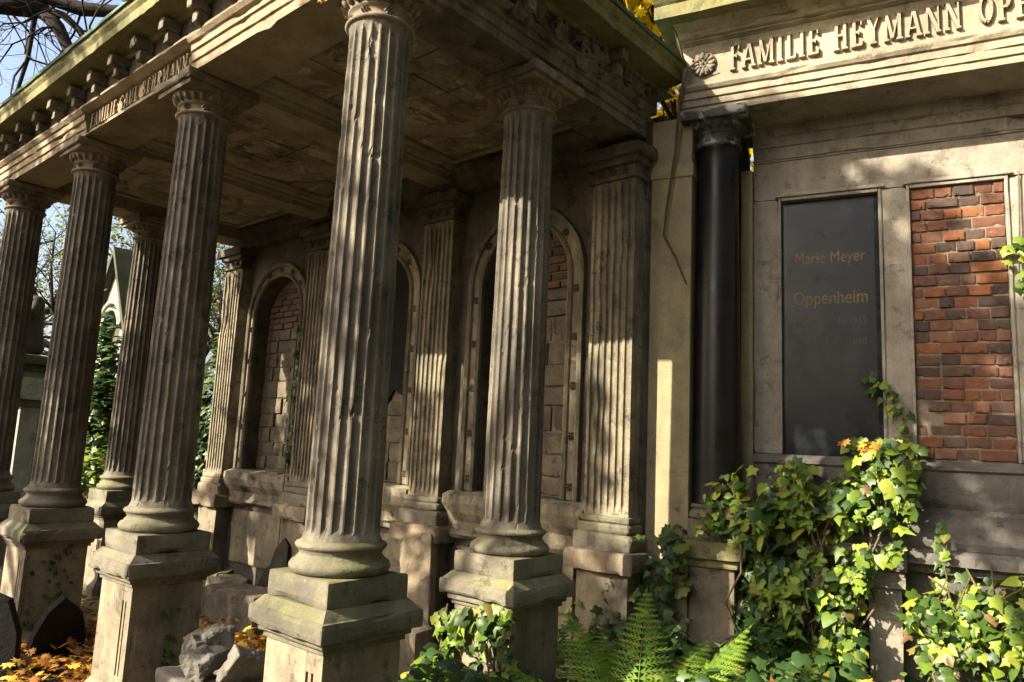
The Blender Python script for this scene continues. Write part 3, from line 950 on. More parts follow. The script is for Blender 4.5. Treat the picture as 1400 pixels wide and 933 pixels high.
for k in range(3):
    archivolt(k)
    cu = (AU[k] + AU[k + 1]) / 2
    w = (AU[k + 1] - AU[k]) / 2 - 0.215
    mb = MB()
    prof = [(0.0, 0.90), (0.06, 0.90), (0.075, 0.93), (0.06, 0.955), (0.045, 0.965), (0.05, 1.03), (0.10, 1.10), (0.125, 1.17), (0.12, 1.235), (0.04, 1.262), (0.0, 1.262)]
    sweep(mb, prof, (cu - w, -VB + 0.002, 0), (cu + w, -VB + 0.002, 0), (0, 1, 0), 0, 0, 30, 0.006, 50 + k, 0.12)
    mb.obj('sill', PIL_ST, porch)
    mb = MB(); wbox(mb, cu - w + 0.1, cu + w - 0.1, -VB - 0.02, -VB + 0.03, 0.3, 0.84, 70 + k, 0.008, 0.04, 0.06)
    mb.obj('dado_panel', DIE_ST, porch)

# pilasters along the back wall
def pilaster_mesh(seed):
    mb = MB()
    hw, N = 0.175, 6
    zb, zt = 1.2, 3.5
    zs = [zb, zb + 0.04, zb + 0.06, zb + 0.08] + [zb + 0.08 + (zt - zb - 0.16) * i / 16 for i in range(1, 17)] + [zt - 0.06, zt - 0.04, zt]
    xs, ds = [-hw, -hw, -hw + 0.012], [-1, 0, 0]
    pitch = (2 * hw - 0.024) / N
    for i in range(N):
        for q in range(7):
            t = q / 6
            xs.append(-hw + 0.012 + pitch * i + 0.009 + (pitch - 0.018) * t)
            ds.append(math.sqrt(max(0, 1 - (2 * t - 1) ** 2)) * 0.02 + 1e-9)
    xs += [hw - 0.012, hw, hw]
    ds += [0, 0, -1]
    vs_, fs = [], []
    m = len(xs)
    for z in zs:
        d = min(1.0, max(0.0, (z - zb - 0.03) / 0.05), max(0.0, (zt - 0.03 - z) / 0.05)) ** 0.5
        for x, dd in zip(xs, ds):
            c = max(0.0, fbm((x * 5 + seed, z * 2.2, seed), 3) - 0.35) * 0.06
            y = -0.17 if dd < 0 else -dd * d - c
            vs_.append((x, y, z))
    for j in range(len(zs) - 1):
        for i in range(m - 1):
            fs.append((j * m + i, j * m + i + 1, (j + 1) * m + i + 1, (j + 1) * m + i))
    return mb.add(vs_, fs)
for i, u in enumerate(AU):
    yf = -VB + 0.13
    p = pilaster_mesh(i * 3 + 1).obj('pilaster', PIL_ST, porch, (u, yf, 0))
    mb = MB()
    wbox(mb, -0.2, 0.2, -0.16, 0.028, 3.5, 3.53, i, 0.006, 0.03, 0.04)
    wbox(mb, -0.183, 0.183, -0.16, 0.01, 3.53, 3.6, i + 1, 0.004, 0.05, 0.04)
    wbox(mb, -0.22, 0.22, -0.16, 0.05, 3.6, 3.655, i + 2, 0.012, 0.1, 0.03)
    wbox(mb, -0.255, 0.255, -0.16, 0.085, 3.65, 3.74, i + 3, 0.012, 0.12, 0.03)
    for x in (-0.1, 0.0, 0.1): rosette(mb, (x, 0.012, 3.565), 0.03, (0, 1, 0), 6, 0.02)
    mb.obj('capital', WALL_ST, p)
    mb = MB()
    wbox(mb, -0.195, 0.195, -0.14, 0.022, 1.155, 1.203, i + 5, 0.014, 0.03, 0.04)
    wbox(mb, -0.205, 0.205, -0.14, 0.035, 1.09, 1.157, i + 6, 0.018, 0.05, 0.04)
    wbox(mb, -0.225, 0.225, -0.14, 0.05, 0.98, 1.094, i + 7, 0.01, 0.10, 0.04)
    mb.obj('column_base', BASE_ST if i != 3 else STONE, p)
    mb = MB()
    wbox(mb, -0.27, 0.27, -0.14, 0.10, 0.85, 0.984, i + 9, 0.012, 0.22, 0.03, thr=0.05)
    mb.obj('pedestal_cornice', STONE, p)
    mb = MB()
    wbox(mb, -0.2, 0.2, -0.14, 0.03, 0.0, 0.855, i + 8, 0.008, 0.08, 0.05)
    mb.obj('pedestal', DIE_ST, p)
# wall entablature under the ceiling
prof_w = [(0.0, 3.735), (0.12, 3.735), (0.12, 3.79), (0.135, 3.795), (0.135, 3.85), (0.17, 3.87), (0.2, 3.92), (0.2, 3.962), (0.0, 3.962)]
mb = MB(); sweep(mb, prof_w, (0.15, -VB + 0.003, 0), (L - 0.15, -VB + 0.003, 0), (0, 1, 0), 0, 0, 60, 0.006, 61, 0.1)
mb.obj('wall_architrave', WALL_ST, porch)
# paved floor of the porch
rn = random.Random(21)
for i in range(9):
    for j in range(4):
        mb = MB()
        x0 = 0.35 + i * 0.5; y0 = -VB + 0.2 + j * 0.47
        wbox(mb, x0 + 0.006, x0 + 0.494, y0 + 0.006, y0 + 0.464, -0.05, 0.045 + rn.uniform(-0.012, 0.012), i * 9 + j, 0.008, 0.04, 0.1, 0.002, maxn=6)
        mb.obj('floor_slab', BASE_ST, porch)

# ------------------------------------------------------------------ the pedimented wall tomb on the right
facade = empty('pedimented_wall_tomb', F0, -PSI,
               'pale limestone wall tomb with black column, brick panel and raised family name on its frieze', 'tomb')
SR = 3.05            # mirror line: right-hand column stands at SR - 0.1
def fbox(name, mat, x0, x1, o0, o1, z0, z1, seed=0, chip=0.04, parent=None, seg=0.06, r=0.006):
    mb = MB(); wbox(mb, x0, x1, -o1, -o0, z0, z1, seed, r, chip, seg)
    return mb.obj(name, mat, parent or facade)
FN = (0, -1, 0)
def fsweep(name, mat, prof, x0, x1, seed, wear=0.003, chip=0.04, n=60, parent=None, m0=0, m1=0):
    mb = MB(); sweep(mb, prof, (x0, 0, 0), (x1, 0, 0), FN, m0, m1, n, wear, seed, chip)
    return mb.obj(name, mat, parent or facade)

# core wall, split round the three panel openings
panels = [(0.452, 1.098), (1.246, 1.804), (1.952, 2.598)]
ZP0, ZP1 = 1.655, 3.425
mb = MB()
mb.box(0.285, SR - 0.285 + 0.0, 0.06, 0.9, 0.0, 4.3)
mb.obj('wall_core', FAC_BASE, facade)
piers = [(0.285, 0.452), (1.098, 1.246), (1.804, 1.952), (2.598, SR - 0.285)]
for i, (a, b) in enumerate(piers):
    fbox('pier', FAC_WALL, a, b, -0.07, 0.0, ZP0, ZP1, 210 + i, 0.04)
fbox('lintel', FAC_WALL, 0.285, SR - 0.285, -0.07, 0.003, ZP1, 3.70, 220, 0.05)
fsweep('wall_moulding', FAC_WALL, [(-0.06, 3.70), (0.012, 3.70), (0.012, 3.708), (0.025, 3.712), (0.025, 3.72), (0.012, 3.726), (0.015, 3.80), (0.03, 3.806), (0.032, 3.87), (0.05, 3.88), (0.055, 3.957), (-0.06, 3.957)], 0.285, SR - 0.285, 221, 0.004, 0.09)
for i, (a, b) in enumerate(panels):
    t = 0.019
    for (x0, x1, z0, z1) in ((a - 0.002, a + t, ZP0, ZP1), (b - t, b + 0.002, ZP0, ZP1), (a + t, b - t, ZP1 - t, ZP1)):
        fbox('panel_frame', FAC_WALL, x0, x1, -0.065, 0.012, z0, z1 + (0.006 if z1 == ZP1 else 0), 230 + i, 0.02, None, 0.06, 0.004)
    fbox('panel_hood', FAC_WALL, a - 0.02, b + 0.02, -0.05, 0.026, ZP1 + 0.006, ZP1 + 0.03, 240 + i, 0.03, None, 0.05, 0.004)
# black inscribed tablet
tab = fbox('black_tablet', TABLET, 0.471, 1.079, -0.062, -0.035, 1.60, 3.40, 250, 0.0)
tab['label'] = 'black stone tablet with faded gilt inscription'
tab2 = fbox('black_tablet', TABLET, 1.971, 2.579, -0.062, -0.035, 1.60, 3.40, 251, 0.0)

def inscription(text, x, z, h, mat, parent, width=None):
    cu_ = bpy.data.curves.new('txt', 'FONT')
    cu_.body = text
    cu_.align_x = 'CENTER'
    cu_.size = h
    cu_.extrude = 0.0012
    o = bpy.data.objects.new('txt', cu_)
    COL.objects.link(o)
    dg = bpy.context.evaluated_depsgraph_get()
    me = bpy.data.meshes.new_from_object(o.evaluated_get(dg))
    wd = o.dimensions.x
    bpy.data.objects.remove(o)
    me.materials.clear()
    me.materials.append(mat)
    q = link('inscription', me, parent, (x, 0.0318, z), (PI / 2, 0, 0))
    if width and wd > 0: q.scale = (width / wd, 1, 1)
    if mat is SILVER: q['kind'] = 'stuff'
    return q
for tx, z, h, mt, wd in (('Hier ruht', 3.14, 0.06, SILVER, 0.2), ('Marie Meyer', 2.955, 0.115, GOLD, 0.44), ('geborene', 2.845, 0.055, SILVER, 0.18), ('Oppenheim', 2.67, 0.13, GOLD, 0.46), ('geb. d. 24. Mai 1855', 2.53, 0.062, SILVER, 0.44), ('gest. d. 7. 11. 1890', 2.39, 0.062, SILVER, 0.44)):
    inscription(tx, 0.775, z, h, mt, tab, wd)

# brick panel: mortar bed and single bricks
mort = fbox('brick_panel', MORTAR, 1.265, 1.785, -0.062, -0.024, 1.62, 3.405, 255, 0.0)
rn = random.Random(77)
bvar = []
for i in range(5):
    mb = MB(); wbox(mb, -0.5, 0.5, -0.03, 0.03, -0.029, 0.029, i * 3, 0.007, 0.05, 0.02, 0.004, cf=14, maxn=7)
    bvar.append(mb.mesh('brick', BRICK))
rows = 24
pit = (3.40 - 1.66) / rows
for r_ in range(rows):
    z = 1.66 + pit * (r_ + 0.5)
    x = 1.266
    first = rn.choice([0.06, 0.09, 0.14])
    while x < 1.783:
        w = first if first else rn.choice([0.085, 0.1, 0.11, 0.12, 0.125, 0.13, 0.18])
        first = None
        if 1.784 - x - w < 0.05: w = 1.784 - x
        if not (r_ in (3, 4) and x < 1.28):
            o = link('brick', bvar[rn.randint(0, 4)], mort, (x + w / 2, 0.037 + rn.uniform(-0.009, 0.009), z + rn.uniform(-0.003, 0.003)), (0, rn.uniform(-0.015, 0.015), rn.uniform(-0.02, 0.02)))
            o.scale = (w - 0.009, 0.9, (pit - 0.009) / 0.058)
        x += w
mb = MB(); rock(mb, (0, 0, 0), (0.075, 0.03, 0.24), 5, 14, None, 2, 0.06)
mb.obj('mortar_lump', MORTAR, facade, (1.335, 0.03, 1.83))

# stepped base
fsweep('base_course', FAC_BASE, [(-0.05, 1.37), (0.02, 1.37), (0.03, 1.40), (0.03, 1.585), (0.05, 1.6), (0.05, 1.62), (0.03, 1.635), (0.0, 1.654), (-0.05, 1.654)], 0.285, SR - 0.285, 260, 0.003, 0.05)
fsweep('base_course', FAC_BASE, [(-0.05, 1.14), (0.16, 1.14), (0.165, 1.18), (0.14, 1.225), (0.13, 1.28), (0.10, 1.315), (0.055, 1.34), (0.04, 1.369), (-0.05, 1.369)], 0.285, SR - 0.285, 261, 0.003, 0.05)
fsweep('base_course', FAC_BASE, [(-0.05, 1.0), (0.17, 1.0), (0.18, 1.03), (0.20, 1.045), (0.24, 1.055), (0.24, 1.115), (0.20, 1.139), (-0.05, 1.139)], 0.285, SR - 0.285, 262, 0.004, 0.08)
fbox('dado', FAC_BASE, 0.285, SR - 0.285, -0.05, 0.10, 0.0, 1.0, 263, 0.03)
for i, (a, b) in enumerate(((0.975, 1.155), (1.88, 2.06))):
    fbox('dado_pier', FAC_WALL, a, b, 0.05, 0.24, 0.0, 0.90, 265 + i, 0.03)
    fbox('dado_pier_cap', FAC_WALL, a - 0.02, b + 0.02, 0.05, 0.27, 0.90, 0.9985, 268 + i, 0.06)
    fbox('dado_pier_block', FAC_BASE, a - 0.03, b + 0.03, 0.05, 0.30, 1.0, 1.12, 270 + i, 0.08)

# outer ochre pilaster strips and recess returns beside the black columns
for i, (a, b) in enumerate(((-0.37, -0.06), (SR + 0.06, SR + 0.37))):
    fbox('outer_strip', YEL_ST, a, b, -0.3, 0.40, 0.0, 3.955, 280 + i, 0.03)
    fbox('outer_strip_cap', YEL_ST, a - 0.02, b + 0.012, -0.2, 0.415, 3.52, 3.62, 283 + i, 0.08)
    fbox('outer_strip_foot', DIE_ST, a - 0.03, b + 0.012, -0.2, 0.37, 0.0, 0.95, 285 + i, 0.06)
for i, (a, b) in enumerate(((0.20, 0.283), (SR - 0.283, SR - 0.20))):
    fbox('inner_return', YEL_ST, a, b, -0.3, 0.02, 0.9, 3.66, 287 + i, 0.03)
for i, (a, b) in enumerate(((-0.058, 0.2), (SR - 0.2, SR + 0.058))):
    fbox('recess_wall', FAC_BASE, a, b, -0.4, -0.12, 0.0, 3.95, 289 + i, 0.03)

# black columns with weathered capitals on pedestals
for i, s in enumerate((0.095, SR - 0.095)):
    mb = MB()
    mb.lathe([(0.158, 1.30), (0.152, 1.325)] + [(0.150 - 0.018 * t ** 1.4, 1.335 + 2.37 * t) for t in [k / 16 for k in range(17)]] + [(0.142, 3.72)], 48)
    c = mb.obj('black_column', BLACKST, facade, (s, -0.28, 0))
    mb = MB()
    mb.lathe([(0.135, 3.715), (0.155, 3.72), (0.16, 3.73), (0.152, 3.742), (0.135, 3.748), (0.132, 3.80), (0.14, 3.808), (0.15, 3.815), (0.145, 3.83), (0.175, 3.86), (0.20, 3.885)], 36)
    for k in range(6):
        a = 2 * PI * k / 6 + 0.2
        rosette(mb, (0.133 * math.cos(a), 0.133 * math.sin(a), 3.775), 0.03, (math.cos(a), math.sin(a), 0), 6, 0.018)
    for k in range(18):
        a = 2 * PI * k / 18
        M = Matrix.Translation((0.168 * math.cos(a), 0.168 * math.sin(a), 3.858)) @ Matrix.Rotation(a, 4, 'Z') @ Matrix.Rotation(R(38), 4, 'Y')
        mb.lathe([(0.002, -0.028), (0.014, -0.018), (0.018, 0.0), (0.012, 0.02), (0.001, 0.026)], 8, M)
    wbox(mb, -0.22, 0.22, -0.22, 0.22, 3.884, 3.953, 290 + i, 0.008, 0.22, 0.035, thr=0.0)
    mb.obj('capital', VERDI, c)
    mb = MB()
    mb.lathe([(0.17, 1.22), (0.185, 1.226), (0.19, 1.245), (0.18, 1.262), (0.165, 1.27), (0.162, 1.285), (0.17, 1.29), (0.174, 1.3), (0.168, 1.31), (0.15, 1.315)], 36)
    wbox(mb, -0.155, 0.155, -0.155, 0.155, 1.09, 1.222, 293 + i, 0.008, 0.04, 0.04)
    mb.obj('column_base', BASE_ST, c)
    mb = MB()
    wbox(mb, -0.215, 0.215, -0.215, 0.215, 0.985, 1.095, 296 + i, 0.01, 0.05, 0.03)
    wbox(mb, -0.175, 0.175, -0.175, 0.175, 0.93, 0.99, 299 + i, 0.012, 0.04, 0.03)
    pc = mb.obj('pedestal_cornice', CORN_ST, c)
    mb = MB()
    wbox(mb, -0.14, 0.14, -0.14, 0.30, 0.2, 0.935, 300 + i, 0.008, 0.06, 0.04)
    wbox(mb, -0.18, 0.18, -0.18, 0.30, -0.05, 0.205, 303 + i, 0.01, 0.06, 0.04)
    mb.obj('pedestal', DIE_ST, c)

# entablature
XL, XR = -0.16, SR + 0.16
fsweep('architrave', FAC_ST, [(-0.3, 3.9555), (0.43, 3.9555), (0.43, 4.0), (0.443, 4.004), (0.443, 4.05), (0.456, 4.054), (0.456, 4.10), (0.47, 4.108), (0.485, 4.13), (0.485, 4.145), (-0.3, 4.145)], XL + 0.02, XR - 0.02, 310, 0.002, 0.025, 140)
fsweep('frieze', FAC_ST, [(-0.3, 4.1455), (0.44, 4.1455), (0.44, 4.455), (-0.3, 4.455)], XL + 0.03, XR - 0.03, 311, 0.0015, 0.0, 60)
fsweep('bed_moulding', FAC_ST, [(-0.3, 4.4555), (0.45, 4.4555), (0.46, 4.462), (0.475, 4.468), (0.475, 4.478), (0.50, 4.484), (0.52, 4.5), (0.525, 4.515), (0.56, 4.53), (0.60, 4.55), (-0.3, 4.55)], XL + 0.0, XR, 312, 0.005, 0.05, 90)
fsweep('cornice', CORN_ST, [(-0.3, 4.5505), (0.70, 4.5505), (0.70, 4.565), (0.705, 4.64), (0.72, 4.652), (0.745, 4.68), (0.75, 4.70), (-0.3, 4.715)], XL - 0.1, XR + 0.1, 313, 0.004, 0.05, 80)
letters('FAMILIE HEYMANN OPPENHEIM', facade, 0.20, 2.46, 4.215, 0.185, -0.439, -1, 0.026, FAC_ST)
mb = MB(); rosette(mb, (0, 0, 0), 0.05, (0, -1, 0), 6, 0.03)
for k_ in range(12): mb.tube([(0.03 * math.cos(k_ * PI / 6), -0.012, 0.03 * math.sin(k_ * PI / 6)), (0.078 * math.cos(k_ * PI / 6), -0.014, 0.078 * math.sin(k_ * PI / 6))], [0.007, 0.015], 6)
mb.lathe([(0.075, 0.0), (0.088, 0.006), (0.088, 0.012), (0.075, 0.016)], 28, Matrix.Rotation(PI / 2, 4, 'X'))
mb.obj('frieze_rosette', FRIEZE_ST, facade, (0.02, -0.441, 4.30))
mb = MB(); rosette(mb, (0, 0, 0), 0.05, (0, -1, 0), 6, 0.03)
for k_ in range(12): mb.tube([(0.03 * math.cos(k_ * PI / 6), -0.012, 0.03 * math.sin(k_ * PI / 6)), (0.078 * math.cos(k_ * PI / 6), -0.014, 0.078 * math.sin(k_ * PI / 6))], [0.007, 0.015], 6)
mb.lathe([(0.075, 0.0), (0.088, 0.006), (0.088, 0.012), (0.075, 0.016)], 28, Matrix.Rotation(PI / 2, 4, 'X'))
mb.obj('frieze_rosette', FRIEZE_ST, facade, (SR - 0.02, -0.441, 4.30))
# pediment: tympanum, raking cornices, corner scroll
mid = SR / 2
mb = MB()
z0 = 4.7155
vs_ = [(XL + 0.1, -0.42, z0), (XR - 0.1, -0.42, z0), (mid, -0.42, z0 + 0.62), (XL + 0.1, 0.3, z0), (XR - 0.1, 0.3, z0), (mid, 0.3, z0 + 0.62)]
mb.add(vs_, [(0, 1, 2), (5, 4, 3), (0, 2, 5, 3), (1, 4, 5, 2), (0, 3, 4, 1)])
mb.obj('tympanum', FAC_ST, facade)
for sgn in (-1, 1):
    mb = MB()
    xa = mid + sgn * (mid - XL + 0.12)
    for (o, t0, t1) in ((0.60, 0.0, 0.05), (0.72, 0.05, 0.13), (0.76, 0.13, 0.16)):
        vs_ = []
        for x, zz in ((xa, z0 + 0.004), (mid + sgn * 0.001 * t0, z0 + 0.66)):
            for oo in (-0.3, o):
                for t in (t0, t1): vs_.append((x, -oo, zz + t))
        mb.add(vs_, [(0, 1, 3, 2), (4, 6, 7, 5), (0, 4, 5, 1), (2, 3, 7, 6), (0, 2, 6, 4), (1, 5, 7, 3)])
    mb.obj('raking_cornice', CORN_ST, facade)
    mb = MB()
    mb.lathe([(0.03, -0.12), (0.11, -0.12), (0.12, -0.1), (0.12, 0.1), (0.11, 0.12), (0.03, 0.12)], 24, Matrix.Rotation(PI / 2, 4, 'X'))
    for k in range(5):
        mb.tube([(0.09 * math.cos(k), -0.12, 0.09 * math.sin(k)), (0.02 * math.cos(k + 1), -0.125, 0.02 * math.sin(k + 1))], 0.014, 6)
    mb.obj('corner_scroll', FAC_ST, facade, (xa - sgn * 0.12, -0.5, z0 + 0.27))

# ------------------------------------------------------------------ leaves
IVY_OUT = [(0, -0.05), (0.22, -0.22), (0.5, -0.12), (0.40, 0.14), (0.6, 0.40), (0.26, 0.46), (0, 0.98), (-0.26, 0.46), (-0.6, 0.40), (-0.40, 0.14), (-0.5, -0.12), (-0.22, -0.22)]
MAPLE_OUT = [(0, -0.35), (0.14, -0.1), (0.5, -0.28), (0.42, 0.02), (0.78, 0.16), (0.46, 0.28), (0.56, 0.62), (0.2, 0.46), (0, 1.0), (-0.2, 0.46), (-0.56, 0.62), (-0.46, 0.28), (-0.78, 0.16), (-0.42, 0.02), (-0.5, -0.28), (-0.14, -0.1)]
OVAL_OUT = [(0, -0.1), (0.22, 0.1), (0.3, 0.4), (0.2, 0.7), (0, 1.0), (-0.2, 0.7), (-0.3, 0.4), (-0.22, 0.1)]

def leaf_geo(out, curl=0.18, fold=0.25, seed=0):
    rn = random.Random(seed)
    vs_ = [(0, 0.22, 0.05)]
    for x, y in out:
        x *= rn.uniform(0.88, 1.12); y *= rn.uniform(0.92, 1.08)
        vs_.append((x, y, -fold * abs(x) - curl * (y - 0.2) ** 2 * (1 if y > 0 else 0.4) + rn.uniform(-0.03, 0.03)))
    n = len(out)
    return vs_, [(0, 1 + i, 1 + (i + 1) % n) for i in range(n)]

def leaf_matrix(p, nrm, tip, size):
    z = Vector(nrm).normalized()
    y = Vector(tip) - z * Vector(tip).dot(z)
    if y.length < 1e-4: y = z.orthogonal()
    y.normalize()
    x = y.cross(z)
    return Matrix(((x.x * size, y.x * size, z.x * size, p[0]), (x.y * size, y.y * size, z.y * size, p[1]), (x.z * size, y.z * size, z.z * size, p[2]), (0, 0, 0, 1)))

def leaf_set(out, mat, n=4, seed=0, curl=0.18, fold=0.25):
    outs = out if isinstance(out[0], list) else [out]
    geo = [leaf_geo(outs[i % len(outs)], curl * (0.5 + 0.35 * (i % 4)), fold * (0.4 + 0.4 * (i % 3)), seed + i) for i in range(n)]
    mes = []
    for g in geo:
        mb = MB(); mb.add(g[0], g[1], True)
        mes.append(mb.raw('leaf', mat))
    return geo, mes
IVY_OLD = [(0, -0.06), (0.26, -0.2), (0.46, -0.02), (0.46, 0.22), (0.48, 0.42), (0.27, 0.56), (0, 0.92), (-0.27, 0.56), (-0.5, 0.40), (-0.44, 0.2), (-0.48, -0.02), (-0.24, -0.2)]
IVY_HEART = [(0, -0.04), (0.2, -0.18), (0.42, -0.1), (0.48, 0.14), (0.38, 0.42), (0.2, 0.68), (0, 0.95), (-0.2, 0.68), (-0.38, 0.42), (-0.48, 0.14), (-0.42, -0.1), (-0.2, -0.18)]
IVY_NARROW = [(0, -0.05), (0.16, -0.16), (0.36, -0.06), (0.26, 0.16), (0.44, 0.34), (0.17, 0.45), (0, 1.05), (-0.17, 0.45), (-0.42, 0.36), (-0.26, 0.16), (-0.36, -0.06), (-0.16, -0.16)]
IVY_SET = [IVY_OUT, IVY_OLD, IVY_HEART, IVY_NARROW]
IVY_G, IVY_M = leaf_set(IVY_SET, IVY, 12, 1)
_, IVYD_M = leaf_set(IVY_SET, IVYD, 12, 1)
FALL_G, FALL_M = leaf_set(MAPLE_OUT, FALL, 5, 11, 0.3, 0.1)
OVAL_G, OVAL_M = leaf_set(OVAL_OUT, TREELEAF, 3, 21)

def inpoly(x, y, P):
    c = False
    n = len(P)
    for i in range(n):
        (x0, y0), (x1, y1) = P[i], P[(i + 1) % n]
        if (y0 > y) != (y1 > y) and x < (x1 - x0) * (y - y0) / (y1 - y0) + x0: c = not c
    return c

def bulk_leaves(name, mats_list, geo, mat, parent=None, stuff=True):
    mb = MB()
    for i, M in enumerate(mats_list):
        g = geo[i % len(geo)]
        mb.add(g[0], g[1], True, M)
    o = link(name, mb.raw(name, mat), parent)
    if stuff: o['kind'] = 'stuff'
    return o

def ivy_thing(name, label, base, leaves, single, mat_m, mat, stems=(), cat='ivy'):
    """leaves: list of matrices in world space, the ones nearest the viewer first; the first `single` are parts of their own"""
    root = empty(name, base, 0, label, cat)
    inv = Matrix.Translation(-Vector(base))
    for i, M in enumerate(leaves[:single]):
        o = link('leaf', mat_m[i % len(mat_m)], root)
        o.matrix_local = inv @ M
    if len(leaves) > single:
        bulk_leaves('foliage', [inv @ M for M in leaves[single:]], IVY_G, mat, root)
    if stems:
        mb = MB()
        for pts, r in stems: mb.tube([Vector(p) - Vector(base) for p in pts], r, 5)
        mb.obj('stem', STEM, root)
    return root

fN = Vector((-math.sin(PSI), -math.cos(PSI), 0))
fS = Vector((math.cos(PSI), -math.sin(PSI), 0))

def wall_ivy(poly, off_fn, n, rn, size=(0.06, 0.11), holes=(), thick=0.12, dens=2.2, out=0.55):
    xs = [p[0] for p in poly]; zs = [p[1] for p in poly]
    res = []
    tries = 0
    while len(res) < n and tries < n * 30:
        tries += 1
        s = rn.uniform(min(xs), max(xs)); z = rn.uniform(min(zs), max(zs))
        if not inpoly(s, z, poly): continue
        if any(inpoly(s, z, h) for h in holes): continue
        k = fbm((s * 4.2, z * 4.2, 1.7), 3)
        if k < -0.16 and rn.random() < 0.8: continue
        depth = rn.random() ** 1.6
        off = off_fn(s, z) + k * 0.10 - depth * thick
        p = FW(s, off, z)
        nr = fN * rn.uniform(0.5, 1.0) + Vector((0, 0, rn.uniform(0.1, 0.9))) + Vector((rn.gauss(0, out), rn.gauss(0, out), rn.gauss(0, out * 0.6))) + to_sun * 0.35
        tip = Vector((rn.gauss(0, 0.6), rn.gauss(0, 0.6), -1))
        res.append((depth, leaf_matrix(p, nr, tip, size[0] * 0.5 + (size[1] - size[0] * 0.5) * rn.random() ** 1.5)))
    res.sort(key=lambda t: t[0])
    return [m for _, m in res]

rn = random.Random(8)
def wander(s0, o0, z0, s1, o1, z1, n=8, a=0.05):
    pts = []
    for i in range(n + 1):
        t = i / n
        pts.append(FW(s0 + (s1 - s0) * t + rn.gauss(0, a), o0 + (o1 - o0) * t + rn.gauss(0, a * 0.4), z0 + (z1 - z0) * t + rn.gauss(0, a * 0.5)))
    return pts

# bushy ivy climbing the base of the wall tomb
I1 = [(0.38, 1.50), (0.50, 1.62), (0.7, 1.60), (0.93, 1.78), (1.22, 1.76), (1.28, 1.56), (1.25, 1.28), (1.16, 1.10), (0.99, 1.02), (0.95, 0.30), (0.34, 0.25), (0.34, 0.95)]
H1 = [(0.66, 1.60), (0.92, 1.72), (0.86, 1.55), (0.68, 1.46)]
H2 = [(0.86, 1.22), (1.08, 1.30), (1.14, 1.2), (1.0, 1.1)]
lv = wall_ivy(I1, lambda s, z: 0.50 - max(0, z - 1.0) * 0.32 + max(0, 0.9 - z) * 0.2, 1500, rn, (0.055, 0.105), (H1, H2), 0.32)
st = [(wander(rn.uniform(0.45, 0.9), 0.45, 0.0, rn.uniform(0.4, 1.2), 0.28, rn.uniform(1.2, 1.65)), 0.007) for _ in range(9)]
ivy_thing('climbing_ivy', 'big sunlit mound of ivy covering the wall tomb base right of the black column', FW(0.6, 0.45, 0), lv, 290, IVY_M, IVY, st)
# spray at the foot of the black column
I2 = [(0.0, 1.30), (0.10, 1.44), (0.2, 1.54), (0.33, 1.60), (0.43, 1.47), (0.41, 1.14), (0.25, 1.10), (0.15, 1.16), (0.0, 1.18)]
lv = wall_ivy(I2, lambda s, z: 0.58 + 0.05 * math.sin(s * 20), 170, rn, (0.06, 0.105), (), 0.16)
ivy_thing('climbing_ivy', 'bright spray of ivy hanging over the foot of the black column', FW(0.3, 0.5, 0), lv, 120, IVY_M, IVY, [(wander(0.35, 0.45, 0.0, 0.2, 0.52, 1.45), 0.008), (wander(0.38, 0.45, 0.6, 0.36, 0.5, 1.55), 0.006)])
# dark ivy thicket in the corner between porch and wall tomb
I7 = [(-0.36, 1.16), (-0.2, 1.2), (-0.08, 1.32), (-0.02, 1.0), (0.0, 0.0), (-0.7, 0.0), (-0.6, 0.7)]
lv = wall_ivy(I7, lambda s, z: 0.56 + max(0, 0.8 - z) * 0.25, 420, rn, (0.055, 0.1), (), 0.2)
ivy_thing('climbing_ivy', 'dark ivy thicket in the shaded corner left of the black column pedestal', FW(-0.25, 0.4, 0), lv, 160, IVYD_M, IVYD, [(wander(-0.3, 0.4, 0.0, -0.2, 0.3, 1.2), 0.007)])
# ivy behind, leaf colour darkened as the shadow between pedestal and mound
I8 = [(0.22, 1.1), (0.45, 1.15), (0.5, 0.1), (0.2, 0.0)]
lv = wall_ivy(I8, lambda s, z: 0.40, 220, rn, (0.055, 0.1), (), 0.15)
ivy_thing('climbing_ivy', 'strip of ivy coloured dark as shadow between the black column pedestal and the ivy mound', FW(0.35, 0.4, 0), lv, 90, IVYD_M, IVYD)
# ivy at the right foot
I3 = [(1.17, 0.94), (1.25, 1.03), (1.33, 0.98), (1.40, 1.08), (1.5, 1.05), (1.62, 1.12), (1.75, 1.06), (2.1, 1.0), (2.2, 0.1), (0.98, 0.1), (1.02, 0.40), (1.18, 0.55)]
lv = wall_ivy(I3, lambda s, z: 0.36 + max(0, 0.95 - z) * 0.65, 1250, rn, (0.055, 0.105), (), 0.32)
st = [(wander(rn.uniform(1.2, 2.0), 0.5, 0.0, rn.uniform(1.2, 1.8), 0.3, rn.uniform(0.9, 1.15)), 0.006) for _ in range(7)]
st.append((wander(1.36, 0.33, 0.9, 1.38, 0.27, 1.27, 4, 0.01), 0.004))
for k in range(9):
    z = 1.05 + 0.25 * k / 8
    lv.insert(0, leaf_matrix(FW(1.36 + rn.gauss(0, 0.025), 0.30, z), fN + Vector((0, 0, 0.4)), (rn.gauss(0, 1), 0, -0.5), 0.055))
ivy_thing('climbing_ivy', 'ivy carpet spilling down below the brick panel at the right', FW(1.5, 0.6, 0), lv, 260, IVY_M, IVY, st)
